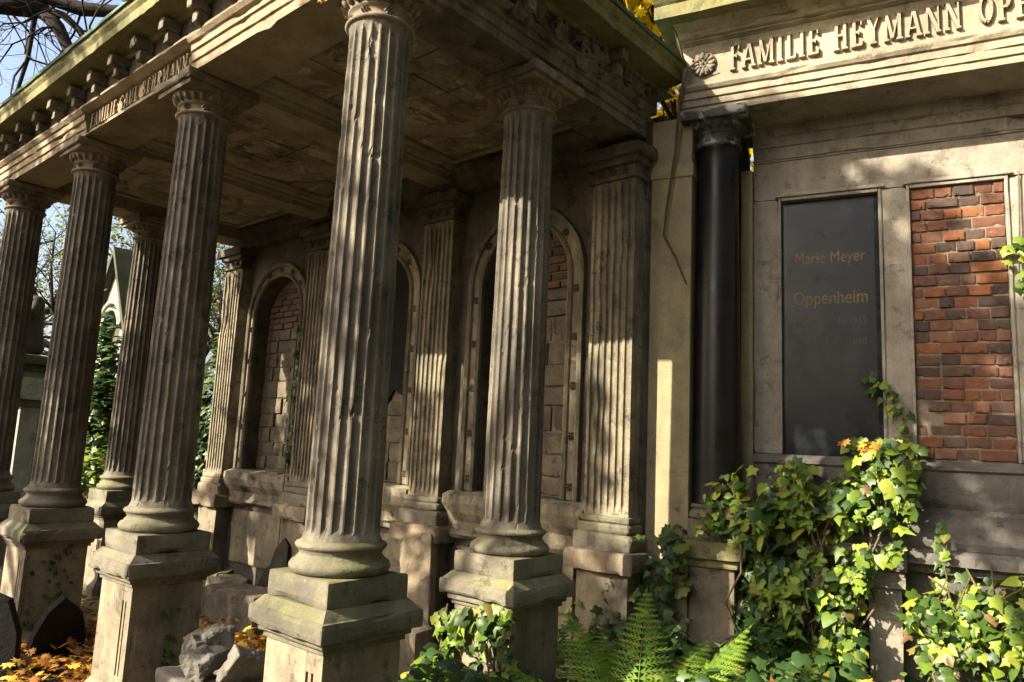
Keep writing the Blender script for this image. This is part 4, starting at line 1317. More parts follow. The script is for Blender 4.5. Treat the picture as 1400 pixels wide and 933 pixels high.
# tendrils on tablet edge and at the frame edge
lv = []
path = [(1.01, 2.18), (1.05, 2.12), (1.11, 2.06), (1.16, 1.98), (1.19, 1.90), (1.22, 1.80), (1.24, 1.70)]
for s, z in path:
    for k in range(4):
        lv.append(leaf_matrix(FW(s + rn.gauss(0, 0.028), 0.035 + rn.uniform(0, 0.03), z + rn.gauss(0, 0.03)), fN + Vector((0, 0, 0.5)) + Vector((rn.gauss(0, 0.4), rn.gauss(0, 0.4), 0)), (rn.gauss(0, 0.7), 0, -1), rn.uniform(0.045, 0.07)))
ivy_thing('ivy_tendril', 'thin ivy tendril reaching up beside the black tablet', FW(1.24, 0.03, 1.66), lv, 28, IVY_M, IVY, [([FW(s, 0.02, z) for s, z in path], 0.004)])
lv = []
for k in range(16):
    lv.append(leaf_matrix(FW(1.835 + rn.gauss(0, 0.03), 0.04 + rn.uniform(0, 0.04), 2.88 + rn.gauss(0, 0.11)), fN + Vector((rn.gauss(0, 0.4), 0, 0.6)), (rn.gauss(0, 0.6), 0, -1), rn.uniform(0.055, 0.085)))
ivy_thing('ivy_tendril', 'ivy tendril hanging on the pale pier right of the brick panel', FW(1.84, 0.03, 3.2), lv, 16, IVY_M, IVY, [([FW(1.86, 0.02, 3.44), FW(1.85, 0.025, 3.1), FW(1.83, 0.03, 2.7)], 0.005)])

# bare creeper stem hanging in the corner beside the ochre strip
mb = MB()
pts = [FW(-0.08, 0.52, 4.25), FW(-0.13, 0.49, 4.05), FW(-0.16, 0.46, 3.7), FW(-0.22, 0.445, 3.3), FW(-0.24, 0.44, 3.1), FW(-0.16, 0.44, 2.95), FW(-0.08, 0.44, 2.75)]
mb.tube(pts, [0.012, 0.011, 0.010, 0.009, 0.008, 0.007, 0.005], 6)
mb.tube([pts[0], FW(-0.25, 0.45, 4.33), FW(-0.45, 0.5, 4.36)], [0.009, 0.007, 0.004], 5)
mb.tube([pts[0], FW(0.05, 0.55, 4.30)], [0.009, 0.004], 5)
mb.tube([pts[0], FW(-0.14, 0.58, 4.5), FW(-0.25, 0.62, 4.72)], [0.010, 0.007, 0.003], 5)
o = mb.obj('creeper_stem', STEM)
tag(o, 'bare grey creeper stem dangling in front of the ochre strip', 'creeper')

# ivy on the pedestal of the side column
def blob_ivy(c, rad, n, seed, size=(0.05, 0.09), face=None):
    r2 = random.Random(seed)
    res = []
    for _ in range(n):
        d = Vector((r2.gauss(0, 1), r2.gauss(0, 1), r2.gauss(0, 1))).normalized()
        k = 1 + fbm(Vector(c) + d * 2.1, 3) * 0.5
        q = r2.random() ** 0.35
        p = Vector(c) + Vector((d.x * rad[0], d.y * rad[1], d.z * rad[2])) * k * q
        if p.z < 0.02: p.z = 0.02 + r2.random() * 0.05
        nr = d * 0.8 + Vector((0, 0, 0.7)) + to_sun * 0.3 + Vector((r2.gauss(0, 0.4), r2.gauss(0, 0.4), r2.gauss(0, 0.3)))
        res.append((-(p - Vector((0, 0, EYE))).length * -1 - q * 0.4, leaf_matrix(p, nr, (r2.gauss(0, 0.8), r2.gauss(0, 0.8), -0.8), r2.uniform(*size))))
    res.sort(key=lambda t: t[0])
    return [m for _, m in res]

lv = []
r5 = random.Random(55)
for _ in range(420):
    u = r5.uniform(-0.24, 0.30); z = r5.uniform(0.0, 0.80)
    if z > 0.4 and fbm((u * 7, z * 7, 3), 2) < -0.12: continue
    p = PW(u, 1.16 - 0.225 - r5.random() * 0.06 - max(0, 0.35 - z) * r5.random() * 0.9, z)
    lv.append(leaf_matrix(p, -VD + Vector((0, 0, 0.5)) + Vector((r5.gauss(0, 0.5), r5.gauss(0, 0.5), r5.gauss(0, 0.3))), (r5.gauss(0, 0.7), r5.gauss(0, 0.7), -1), r5.uniform(0.045, 0.085)))
lv += blob_ivy(PW(0.12, 0.72, 0.18), (0.36, 0.30, 0.26), 260, 5)
ivy_thing('climbing_ivy', 'yellow-green ivy growing up the pedestal of the middle column on the right side', PW(0.05, 0.8, 0), lv, 220, IVY_M, IVY, [([PW(0.25, 0.92, 0), PW(0.27, 0.91, 0.4), PW(0.22, 0.915, 0.75)], 0.006), ([PW(-0.1, 0.92, 0), PW(-0.15, 0.915, 0.35), PW(-0.05, 0.915, 0.6)], 0.005)])

# ground cover along the bottom of the picture
lv = []
r6 = random.Random(66)
while len(lv) < 4200:
    x, y = r6.uniform(-0.75, 3.0), r6.uniform(2.9, 5.6)
    q = Vector((x, y, 0)) - P0
    u, v = q.dot(UD), q.dot(VD)
    if -0.3 < u and -0.3 < v < 0.3: continue
    if u > 0.25 and v > 0.3: continue
    k = fbm((x * 1.6, y * 1.6, 4), 3)
    if k < -0.35: continue
    h = (0.5 if -0.4 < x < 1.6 and y > 3.5 else 0.34) + k * 0.28
    z = h * r6.random() ** 0.5 + (0.08 if x > 1.0 else 0)
    lv.append((abs(x - 0.6) + abs(y - 4.2) * 0.5 - z, leaf_matrix((x, y, max(0.02, z)), (r6.gauss(0, 0.45), r6.gauss(0, 0.45) - 0.25, 1), (r6.gauss(0, 1), r6.gauss(0, 1), -0.2), r6.uniform(0.05, 0.095))))
lv.sort(key=lambda t: t[0])
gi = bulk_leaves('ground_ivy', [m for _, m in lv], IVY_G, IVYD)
tag(gi, 'dense low carpet of dark ivy over the ground in front of the tombs', 'ivy')

# dark ivy streak on the second back pilaster and on the second column's pedestal
lv = []
for _ in range(90):
    z = r6.uniform(1.25, 2.75)
    lv.append(leaf_matrix(PW(AU[2] + 0.2 + abs(r6.gauss(0, 0.05)), 2.1 + r6.random() * 0.08, z), -VD + Vector((r6.gauss(0, 0.5), r6.gauss(0, 0.5), 0.4)), (r6.gauss(0, 0.6), 0, -1), r6.uniform(0.05, 0.085)))
ivy_thing('climbing_ivy', 'dark ivy strand climbing a pilaster on the porch back wall', PW(AU[2] + 0.22, 2.05, 0), lv, 90, IVYD_M, IVYD, [([PW(AU[2] + 0.23, 2.1, z) for z in (0, 0.8, 1.5, 2.2, 2.75)], 0.006)])
lv = []
for _ in range(70):
    z = 0.75 * r6.random() ** 1.5
    lv.append(leaf_matrix(PW(AU[2] - 0.215, r6.gauss(0.02, 0.05 + (0.75 - z) * 0.12), z + 0.03), -UD + Vector((r6.gauss(0, 0.3), r6.gauss(0, 0.3), 0.4)), (0, r6.gauss(0, 0.6), -1), r6.uniform(0.025, 0.05)))
ivy_thing('climbing_ivy', 'small ivy plant on the shaded pedestal behind the leaning black stone', PW(AU[2] - 0.22, 0, 0), lv, 70, IVYD_M, IVYD)
lv = []
for _ in range(26):
    z = 0.25 + 0.4 * r6.random()
    lv.append(leaf_matrix(PW(AU[1] - 0.212, r6.gauss(0.03, 0.03), z), -UD + Vector((r6.gauss(0, 0.3), r6.gauss(0, 0.3), 0.4)), (0, r6.gauss(0, 0.6), -1), r6.uniform(0.025, 0.045)))
ivy_thing('climbing_ivy', 'few small ivy leaves on the pedestal above the broken stone fragments', PW(AU[1] - 0.22, 0.03, 0.2), lv, 26, IVYD_M, IVYD)

# ------------------------------------------------------------------ ferns
def frond(base, az, length, lift, droop, width, seed):
    rn = random.Random(seed)
    mb = MB()
    d = Vector((math.cos(az), math.sin(az), 0))
    n = 32
    pts = []
    for i in range(n + 1):
        t = i / n
        pts.append(Vector(base) + d * (length * (t * math.cos(lift) + 0.25 * t * t)) + Vector((0, 0, length * (t * math.sin(lift) - droop * t * t))))
    mb.tube(pts, [0.005 * (1 - 0.8 * i / n) for i in range(n + 1)], 5)
    side0 = d.cross(Vector((0, 0, 1))).normalized()
    for i in range(2, n):
        t = i / n
        tang = (pts[min(i + 1, n)] - pts[i - 1]).normalized()
        up = side0.cross(tang).normalized()
        if up.z < 0: up = -up
        ln = width * math.sin(PI * min(1, 0.2 + 0.82 * t)) ** 0.8 * (1.0 - 0.35 * t) * rn.uniform(0.92, 1.08)
        for sd in (-1, 1):
            ax = (side0 * sd + tang * 0.42 - up * rn.uniform(0.02, 0.22)).normalized()
            nr = (up + side0 * sd * 0.12).normalized()
            wv = ax.cross(nr).normalized()
            m = 7
            hw = length / n * 0.78
            vs_, fs = [], []
            vs_.append(pts[i])
            for k in range(1, m + 1):
                q = k / m
                c = pts[i] + ax * ln * q - up * (ln * 0.22 * q * q)
                w = hw * (1 - q) ** 0.7 + 0.001
                b = len(vs_)
                vs_ += [c, c + wv * w + ax * ln * 0.10 - up * 0.002, c - wv * w + ax * ln * 0.10 - up * 0.002]
                prev = b - 3 if k > 1 else 0
                fs += [(prev, b + 1, b), (prev, b, b + 2)]
            mb.add(vs_, fs)
    return mb

def fern(label, base, specs, seed):
    root = empty('fern', base, 0, label, 'fern')
    for i, (az, ln, lift, dr, w) in enumerate(specs):
        link('frond', frond((0, 0, 0), R(az), ln * 1.1, R(lift), dr, w, seed + i).raw('frond', FERN), root)
    return root
fern('tall bright green fern standing beside the side column pedestal', (0.62, 3.58, 0.05),
     [(75, 1.02, 66, 0.16, 0.26), (115, 0.96, 68, 0.22, 0.26), (30, 0.95, 60, 0.22, 0.24), (150, 0.86, 58, 0.3, 0.24), (195, 0.8, 52, 0.3, 0.23), (-30, 0.84, 54, 0.3, 0.22), (250, 0.8, 60, 0.3, 0.22), (300, 0.78, 56, 0.32, 0.22), (95, 0.88, 58, 0.22, 0.25), (50, 0.9, 56, 0.2, 0.24), (175, 0.75, 48, 0.2, 0.22), (10, 0.92, 70, 0.15, 0.22), (220, 0.85, 68, 0.25, 0.22)], 900)
fern('small pale green fern low at the bottom edge between tall fern and column pedestal', (0.86, 3.42, 0.02),
     [(60, 0.62, 60, 0.2, 0.15), (100, 0.66, 62, 0.2, 0.15), (20, 0.66, 44, 0.25, 0.15), (140, 0.52, 52, 0.3, 0.13), (-20, 0.6, 40, 0.3, 0.14), (200, 0.5, 44, 0.3, 0.13), (80, 0.6, 72, 0.12, 0.14)], 950)

# ------------------------------------------------------------------ fallen leaves
def on_ground_clear(x, y):
    q = Vector((x, y, 0)) - P0
    u, v = q.dot(UD), q.dot(VD)
    for (cu_, cv_, _) in col_spots:
        if abs(u - cu_) < 0.27 and abs(v - cv_) < 0.27: return False
    return True
r7 = random.Random(71)
lv = []
while len(lv) < 6500:
    t = r7.random()
    if t < 0.62: x, y = r7.uniform(-5.2, -1.3), r7.uniform(3.4, 6.6)
    elif t < 0.85: x, y = r7.uniform(-3.2, -0.6), r7.uniform(5.2, 7.6)
    else: x, y = r7.uniform(-9, -3), r7.uniform(6, 11)
    if not on_ground_clear(x, y): continue
    z = 0.03 + r7.random() ** 1.5 * (0.16 if t < 0.62 else 0.07) + max(0, fbm((x, y, 0), 2)) * 0.06
    lv.append(leaf_matrix((x, y, z), (r7.gauss(0, 0.45), r7.gauss(0, 0.45), 1), (r7.gauss(0, 1), r7.gauss(0, 1), 0.1), r7.uniform(0.04, 0.075)))
fl = bulk_leaves('leaf_litter', lv, FALL_G, FALL)
tag(fl, 'deep litter of orange and yellow autumn leaves on the ground', 'leaves')
GL = 'loose yellow-orange autumn leaf lying on top of the ground cover'
for k in range(34):
    if k < 20: p = FW(r7.uniform(0.28, 0.62), 0.95 + r7.uniform(-0.12, 0.12), 0.34 + r7.random() * 0.1)
    elif k < 24: p = FW(r7.uniform(0.95, 1.05), 0.85, 0.46 + r7.random() * 0.05)
    else: p = Vector((r7.uniform(-0.35, 1.4), r7.uniform(3.6, 4.9), 0.24))
    o = link('fallen_leaf', FALL_M[k % 5])
    o.matrix_world = leaf_matrix(p, (r7.gauss(0, 0.4) - 0.3, r7.gauss(0, 0.4) - 0.5, 1), (r7.gauss(0, 1), r7.gauss(0, 1), 0), r7.uniform(0.06, 0.085))
    tag(o, GL, 'leaf', 'loose autumn leaves on the ground ivy')
for k in range(9):
    o = link('fallen_leaf', FALL_M[k % 5])
    o.matrix_world = leaf_matrix(FW(0.97 + r7.gauss(0, 0.04), 0.28 + r7.uniform(-0.03, 0.05), 1.69 + r7.random() * 0.05), fN + Vector((r7.gauss(0, 0.5), 0, 1)), (r7.gauss(0, 1), r7.gauss(0, 1), 0), r7.uniform(0.045, 0.065))
    tag(o, 'crumpled brown leaf caught on the ivy below the black tablet', 'leaf', 'brown leaves caught below the tablet')
# yellow leaves lodged on the nearest capital
ym = leaf_set(MAPLE_OUT, YELLOW, 3, 31, 0.3, 0.1)[1]
for k in range(12):
    o = link('fallen_leaf', ym[k % 3])
    o.matrix_world = leaf_matrix(PW(-0.02 + r7.uniform(-0.16, 0.22), -0.20 + r7.uniform(-0.035, 0.0), ZA - 0.045 + r7.random() * 0.03), -VD + Vector((r7.gauss(0, 0.4), r7.gauss(0, 0.4), 0.2)), (r7.gauss(0, 1), r7.gauss(0, 1), -0.6), r7.uniform(0.04, 0.06))
    tag(o, 'yellow leaf lodged under the architrave on the nearest column capital', 'leaf', 'yellow leaves on the nearest capital')

# ------------------------------------------------------------------ broken stones
RZ = math.atan2(UD.y, UD.x)
def stone_thing(name, label, cat, loc, rz, fn, mat, group=None):
    mb = MB()
    fn(mb)
    o = mb.obj(name, mat, None, loc, (0, 0, rz))
    return tag(o, label, cat, group)
def T(x, y, z, rx=0, ry=0, rz=0):
    return Matrix.Translation((x, y, z)) @ Matrix.Rotation(rz, 4, 'Z') @ Matrix.Rotation(ry, 4, 'Y') @ Matrix.Rotation(rx, 4, 'X')

stone_thing('stone_slab', 'lower of two flat grey slabs lying between the two nearest front columns', 'slab', PW(1.08, 0.12, 0), RZ + 0.15,
            lambda m: wbox(m, -0.32, 0.32, -0.28, 0.26, -0.05, 0.2, 401, 0.015, 0.12, 0.04), FRAG)
stone_thing('stone_slab', 'upper flat slab carrying the broken stone lumps', 'slab', PW(1.12, 0.1, 0.2), RZ - 0.1,
            lambda m: wbox(m, -0.28, 0.30, -0.26, 0.22, 0.0, 0.14, 402, 0.015, 0.16, 0.035), FRAG)
stone_thing('stone_fragment', 'large jagged grey stone lump on the slab, leaning back to the pedestal', 'stone', PW(1.28, 0.12, 0.34), 0.4,
            lambda m: rock(m, (0, 0, 0.1), (0.26, 0.2, 0.24), 61, 20, None, 4, 0.13), FRAG)
stone_thing('stone_fragment', 'dark angular fragment at the front of the slab beside the large lump', 'stone', PW(1.12, 0.03, 0.34), 1.2,
            lambda m: rock(m, (0, 0, 0.06), (0.2, 0.16, 0.15), 64, 18, None, 4, 0.13), FRAG)
stone_thing('stone_fragment', 'flat pale fragment tilted up at the right end of the slab', 'stone', PW(0.95, 0.12, 0.34), 0.9,
            lambda m: wbox(m, -0.13, 0.13, -0.045, 0.045, -0.02, 0.17, 65, 0.012, 0.25, 0.012, 0.008, M=T(0, 0, 0.0, 0.5, 0.35, 0), cf=11), FRAG)
stone_thing('stone_block', 'rough lit stone block lying inside the porch behind the front columns', 'block', PW(3.0, 1.35, 0.03), RZ + 0.08,
            lambda m: wbox(m, -0.36, 0.36, -0.17, 0.17, 0.0, 0.34, 403, 0.015, 0.14, 0.035, 0.012, cf=8), BLOCK_ST)
def jag(m):
    out = [(-0.2, 0), (0.24, 0), (0.2, 0.22), (0.12, 0.3), (0.1, 0.46), (0.02, 0.56), (-0.06, 0.5), (-0.1, 0.34), (-0.2, 0.26)]
    n = len(out)
    m.add([(x, -0.04, z) for x, z in out] + [(x, 0.04, z) for x, z in out], [tuple(range(n)), tuple(range(2 * n - 1, n - 1, -1))] + [(i, (i + 1) % n, n + (i + 1) % n, n + i) for i in range(n)], False, T(0, 0, 0, 0.22))
stone_thing('broken_slab', 'jagged dark slab leaning on the porch back wall', 'slab', PW(3.55, 1.98, 0.12), RZ + 0.1, jag, DARKST)
for k, (u, v, sx, sz, lb) in enumerate(((3.85, 1.75, 0.4, 0.3, 'left'), (3.3, 1.75, 0.34, 0.26, 'right'), (4.2, 1.8, 0.3, 0.32, 'far'))):
    stone_thing('rubble_stone', {'left': 'dark rubble stone left of the jagged slab inside the porch', 'right': 'grey rubble stone right of the jagged slab inside the porch', 'far': 'small rubble stone beneath the far left pilaster'}[lb], 'stone', PW(u, v, 0.03), k * 1.3,
                lambda m, k=k, sx=sx, sz=sz: rock(m, (0, 0, sz * 0.42), (sx, 0.28, sz), 70 + k, 14, None, 2, 0.08), BASE_ST)
stone_thing('broken_slab', 'tilted broken ledge slab leaning by the right inner pilaster pedestal', 'slab', PW(1.42, 1.82, 0.05), RZ + 0.25,
            lambda m: wbox(m, -0.14, 0.14, -0.05, 0.05, 0.0, 0.92, 405, 0.012, 0.12, 0.04, M=T(0, 0, 0, 0.3, 0.22, 0)), STONE)
stone_thing('broken_slab', 'short broken moulding piece propped in front of the tilted slab', 'slab', PW(1.2, 1.55, 0.03), RZ - 0.2,
            lambda m: wbox(m, -0.2, 0.2, -0.07, 0.07, 0.0, 0.5, 406, 0.012, 0.16, 0.04, M=T(0, 0, 0, -0.2, -0.35, 0)), STONE)

mb = MB()
rd = random.Random(31)
for _ in range(70):
    if rd.random() < 0.6: p_ = PW(rd.uniform(0.5, 4.6), rd.uniform(0.4, 2.0), 0.06)
    else: p_ = PW(rd.uniform(0.6, 1.6), rd.uniform(-0.5, 0.6), 0.05)
    sz_ = 0.03 + 0.11 * rd.random() ** 2
    rock(mb, p_, (sz_, sz_ * 0.8, sz_ * 0.7), rd.randint(0, 9999), 10, None, 1, 0.1)
tag(mb.obj('stone_debris', FRAG), 'small broken stone chips scattered over the porch floor', 'debris', kind='stuff')

def peaked(m, w, h, pk, th, tilt, skew=0.0):
    out = [(-w / 2, 0), (w / 2, 0), (w / 2 * 0.92, h * 0.55), (w * 0.32, h * 0.9), (skew, pk), (-w * 0.3, h * 0.86), (-w / 2 * 0.9, h * 0.5)]
    n = len(out)
    sc = 0.96
    M = T(0, 0, 0, tilt)
    m.add([(x, -th / 2, z) for x, z in out] + [(x * sc, -th / 2 - 0.008, z * sc + 0.01) for x, z in out] + [(x, th / 2, z) for x, z in out],
          [tuple(n + i for i in range(n)), tuple(3 * n - 1 - i for i in range(n))] + [(i, (i + 1) % n, n + (i + 1) % n, n + i) for i in range(n)] + [((i + 1) % n, i, 2 * n + i, 2 * n + (i + 1) % n) for i in range(n)], False, M)
stone_thing('leaning_headstone', 'black peaked headstone piece leaning against a front pedestal', 'headstone', PW(3.08, -0.02, 0.0), RZ - PI / 2 + PI, 
            lambda m: peaked(m, 0.36, 0.44, 0.50, 0.06, -0.3, 0.03), BLACKROUGH)
stone_thing('leaning_headstone', 'dark leaning headstone cut by the left edge of the picture', 'headstone', Vector((-3.26, 4.86, 0.0)), 0.35,
            lambda m: peaked(m, 0.56, 0.58, 0.66, 0.09, -0.12, -0.12), BLACKROUGH)
stone_thing('kerb_stone', 'rough lit kerb stone between the two leftmost front columns', 'kerb', PW(4.35, 0.2, 0.0), RZ + 0.1,
            lambda m: wbox(m, -0.35, 0.45, -0.12, 0.12, 0.0, 0.42, 410, 0.015, 0.12, 0.04, 0.008), BLOCK_ST)
stone_thing('grave_slab', 'pale sloping slab in front of the rough kerb stone', 'slab', PW(4.25, -0.12, 0.0), RZ + 0.1,
            lambda m: wbox(m, -0.35, 0.4, -0.2, 0.2, 0.0, 0.2, 411, 0.015, 0.08, 0.05, M=T(0, 0, 0, -0.25)), FRAG)

# ------------------------------------------------------------------ tombs further back
def gable_tomb(label, loc, w=1.5, eave=3.1, peak=4.35, depth=2.2, mat_front=None):
    root = empty('gabled_tomb', loc, RZ, label, 'tomb', 'gabled tombs in the row behind')
    hw = w / 2
    mb = MB()
    mb.box(-hw, hw, -depth, -0.12, 0, eave)
    mb.obj('tomb_body', MOSSY, root)
    mb = MB()     # front gable wall with an arched opening
    aw, zs = hw * 0.5, eave - 0.05
    n = 14
    y = 0.0
    arcp = [(aw * math.cos(PI - PI * i / n), zs + aw * math.sin(PI - PI * i / n)) for i in range(n + 1)]
    top = lambda x: peak - (peak - eave) * abs(x) / hw
    mb.add([(-hw, y, 0), (-aw, y, 0), (-aw, y, top(-aw)), (-hw, y, eave)], [(0, 1, 2, 3)])
    mb.add([(aw, y, 0), (hw, y, 0), (hw, y, eave), (aw, y, top(aw))], [(0, 1, 2, 3)])
    for i in range(n):
        (x0, z0), (x1, z1) = arcp[i], arcp[i + 1]
        mb.add([(x0, y, z0), (x1, y, z1), (x1, y, max(z1 + 0.02, top(x1))), (x0, y, max(z0 + 0.02, top(x0)))], [(0, 1, 2, 3)])
        mb.add([(x0, y, z0), (x1, y, z1), (x1, y - 0.13, z1), (x0, y - 0.13, z0)], [(0, 1, 2, 3)])
    mb.add([(-hw, y, 0), (-hw, y - 0.13, 0), (-hw, y - 0.13, eave), (-hw, y, eave)], [(0, 1, 2, 3)])
    mb.add([(hw, y, 0), (hw, y - 0.13, 0), (hw, y - 0.13, eave), (hw, y, eave)], [(0, 1, 2, 3)])
    mb.obj('gable_front', PALE, root)
    mb = MB()
    for r_, d in ((aw + 0.02, 0.05), (aw + 0.12, 0.08)):
        pts = [(r_ * math.cos(PI - PI * i / 20), d * 0.5, zs + r_ * math.sin(PI - PI * i / 20)) for i in range(21)]
        mb.tube(pts, 0.04, 6)
    mb.obj('arch_moulding', PALE, root)
    for sg in (-1, 1):
        mb = MB()
        o = 0.14
        x1, z1 = sg * (hw + o), eave - (peak - eave) / hw * o + 0.05
        th = 0.12
        vs_ = [(0, 0.12, peak + 0.05), (x1, 0.12, z1), (x1, -depth, z1), (0, -depth, peak + 0.05), (0, 0.12, peak + 0.05 + th), (x1, 0.12, z1 + th), (x1, -depth, z1 + th), (0, -depth, peak + 0.05 + th)]
        mb.add(vs_, [(0, 1, 2, 3), (7, 6, 5, 4), (0, 4, 5, 1), (1, 5, 6, 2), (2, 6, 7, 3), (3, 7, 4, 0)])
        mb.obj('roof_slab', MOSSY, root)
    return root
gable_tomb('gabled tomb with mossy green roof and pale arch, seen between the second and third columns', (-6.1, 11.3, 0), 1.15, 3.2, 4.25, 0.5)
gable_tomb('gabled mossy tomb standing behind the dark statue at far left', (-9.1, 12.4, 0), 1.2, 3.4, 4.5, 0.75)

# statue tomb
st = empty('statue_tomb', (-6.75, 10.4, 0), RZ, 'ivy-grown pillar tomb with pale ledge standing under the dark statue', 'tomb')
mb = MB(); wbox(mb, -0.35, 0.35, -0.35, 0.35, 0, 2.45, 500, 0.02, 0.06, 0.1); mb.obj('pillar', PALE, st)
mb = MB(); wbox(mb, -0.5, 0.5, -0.5, 0.5, 2.45, 2.58, 501, 0.02, 0.06, 0.06); wbox(mb, -0.42, 0.42, -0.42, 0.42, 2.36, 2.452, 502, 0.02, 0.06, 0.06); mb.obj('ledge', MOSSY, st)

def statue(label, loc, rz, h):
    """draped mourning figure: one continuous skinned surface"""
    me = bpy.data.meshes.new('statue')
    J = [(0, 0, 0.0, .23), (0, 0, 0.22, .21), (0, 0, 0.45, .17), (0, .01, 0.66, .16), (0, .02, 0.80, .14), (0, .03, 0.86, .06), (0, .06, 0.93, .075), (0, .07, 1.0, .05),
         (-.16, 0, 0.78, .07), (-.22, .05, 0.62, .06), (-.1, .17, 0.56, .05), (.16, 0, 0.78, .07), (.22, .05, 0.62, .06), (.1, .17, 0.6, .05)]
    E_ = [(0, 1), (1, 2), (2, 3), (3, 4), (4, 5), (5, 6), (6, 7), (4, 8), (8, 9), (9, 10), (4, 11), (11, 12), (12, 13)]
    me.from_pydata([(x * h, y * h, z * h) for x, y, z, _ in J], E_, [])
    o = bpy.data.objects.new('statue', me)
    COL.objects.link(o)
    m = o.modifiers.new('skin', 'SKIN')
    for i, v in enumerate(me.skin_vertices[0].data):
        r = J[i][3] * h
        v.radius = (r, r)
        v.use_root = (i == 2)
    s_ = o.modifiers.new('sub', 'SUBSURF'); s_.levels = 2; s_.render_levels = 2
    dg = bpy.context.evaluated_depsgraph_get()
    me2 = bpy.data.meshes.new_from_object(o.evaluated_get(dg))
    bpy.data.objects.remove(o)
    me2.materials.clear(); me2.materials.append(DARKST)
    q = link('statue', me2, None, loc, (0, 0, rz))
    return tag(q, label, 'statue')
statue('dark draped statue with bowed head standing on the ivy-grown pillar tomb', (-6.75, 10.4, 2.58), RZ, 1.0)

def urn_pillar(label, loc, h, mat, s=1.0):
    root = empty('urn_pillar', loc, RZ, label, 'gravestone')
    mb = MB(); wbox(mb, -0.3 * s, 0.3 * s, -0.3 * s, 0.3 * s, 0, h, 510, 0.02, 0.05, 0.1); mb.obj('pillar', mat, root)
    mb = MB(); wbox(mb, -0.38 * s, 0.38 * s, -0.38 * s, 0.38 * s, h, h + 0.14, 511, 0.02, 0.05, 0.06); mb.obj('cap', mat, root)
    mb = MB(); mb.lathe([(0.12 * s, h + 0.14), (0.14 * s, h + 0.17), (0.07 * s, h + 0.24), (0.1 * s, h + 0.3), (0.24 * s, h + 0.45), (0.27 * s, h + 0.62), (0.22 * s, h + 0.74), (0.25 * s, h + 0.78), (0.14 * s, h + 0.86), (0.05 * s, h + 0.95), (0.01, h + 0.98)], 24)
    mb.obj('urn', mat, root)
    return root
urn_pillar('dark pillar gravestone with draped urn, glimpsed left of the far pilaster', (-4.75, 10.6, 0), 2.0, DARKST)
pp = empty('capped_post', (-5.75, 9.0, 0), RZ, 'small pale stone post with gabled cap behind the left columns', 'gravestone')
mb = MB(); wbox(mb, -0.1, 0.1, -0.1, 0.1, 0, 1.85, 520, 0.012, 0.04, 0.06); mb.obj('post', PALE, pp)
mb = MB()
wbox(mb, -0.17, 0.17, -0.17, 0.17, 1.85, 1.93, 521, 0.01, 0.04, 0.05)
mb.add([(-0.2, -0.2, 1.932), (0.2, -0.2, 1.932), (0.2, 0.2, 1.932), (-0.2, 0.2, 1.932), (0, -0.2, 2.2), (0, 0.2, 2.2)], [(0, 4, 5, 3), (1, 2, 5, 4), (0, 1, 4), (3, 5, 2), (0, 3, 2, 1)])
mb.obj('cap', MOSSY, pp)

def ivy_heap(name, label, c, rad, n, seed, mat, size=(0.08, 0.14)):
    mats = blob_ivy(c, rad, n, seed, size)
    root = empty(name, (c[0], c[1], 0), 0, label, 'ivy')
    inv = Matrix.Translation((-c[0], -c[1], 0))
    bulk_leaves('foliage', [inv @ m for m in mats], IVY_G, mat, root)
    mb = MB()
    r_ = random.Random(seed)
    for k in range(5):
        mb.tube([(r_.gauss(0, 0.1), r_.gauss(0, 0.1), 0), (r_.gauss(0, rad[0] * 0.3), r_.gauss(0, rad[1] * 0.3), c[2] * 0.7), (r_.gauss(0, rad[0] * 0.5), r_.gauss(0, rad[1] * 0.5), c[2] + rad[2] * 0.5)], [0.03, 0.02, 0.008], 5)
    mb.obj('stem', STEM, root)
    return root
ivy_heap('ivy_bush', 'tall dark ivy bush below the pale arch of the gabled tomb', (-5.55, 10.1, 1.75), (0.55, 0.5, 1.35), 1900, 801, IVYD)
ivy_heap('ivy_bush', 'sunlit yellow-green ivy bush behind the second column base', (-4.7, 8.6, 0.75), (0.4, 0.4, 0.75), 900, 802, IVY, (0.06, 0.1))
ivy_heap('ivy_bush', 'sunlit ivy column clinging to the statue tomb pillar', (-6.75, 9.95, 1.3), (0.42, 0.3, 1.2), 900, 803, IVY, (0.07, 0.12))
ivy_heap('ivy_bush', 'low ivy bush at the left edge behind the end column', (-6.4, 8.4, 0.5), (0.7, 0.5, 0.6), 800, 804, IVYD)
ivy_heap('ivy_bush', 'dark bush behind the far left pilaster', (-3.9, 10.3, 1.5), (0.5, 0.6, 1.5), 1500, 805, IVYD)

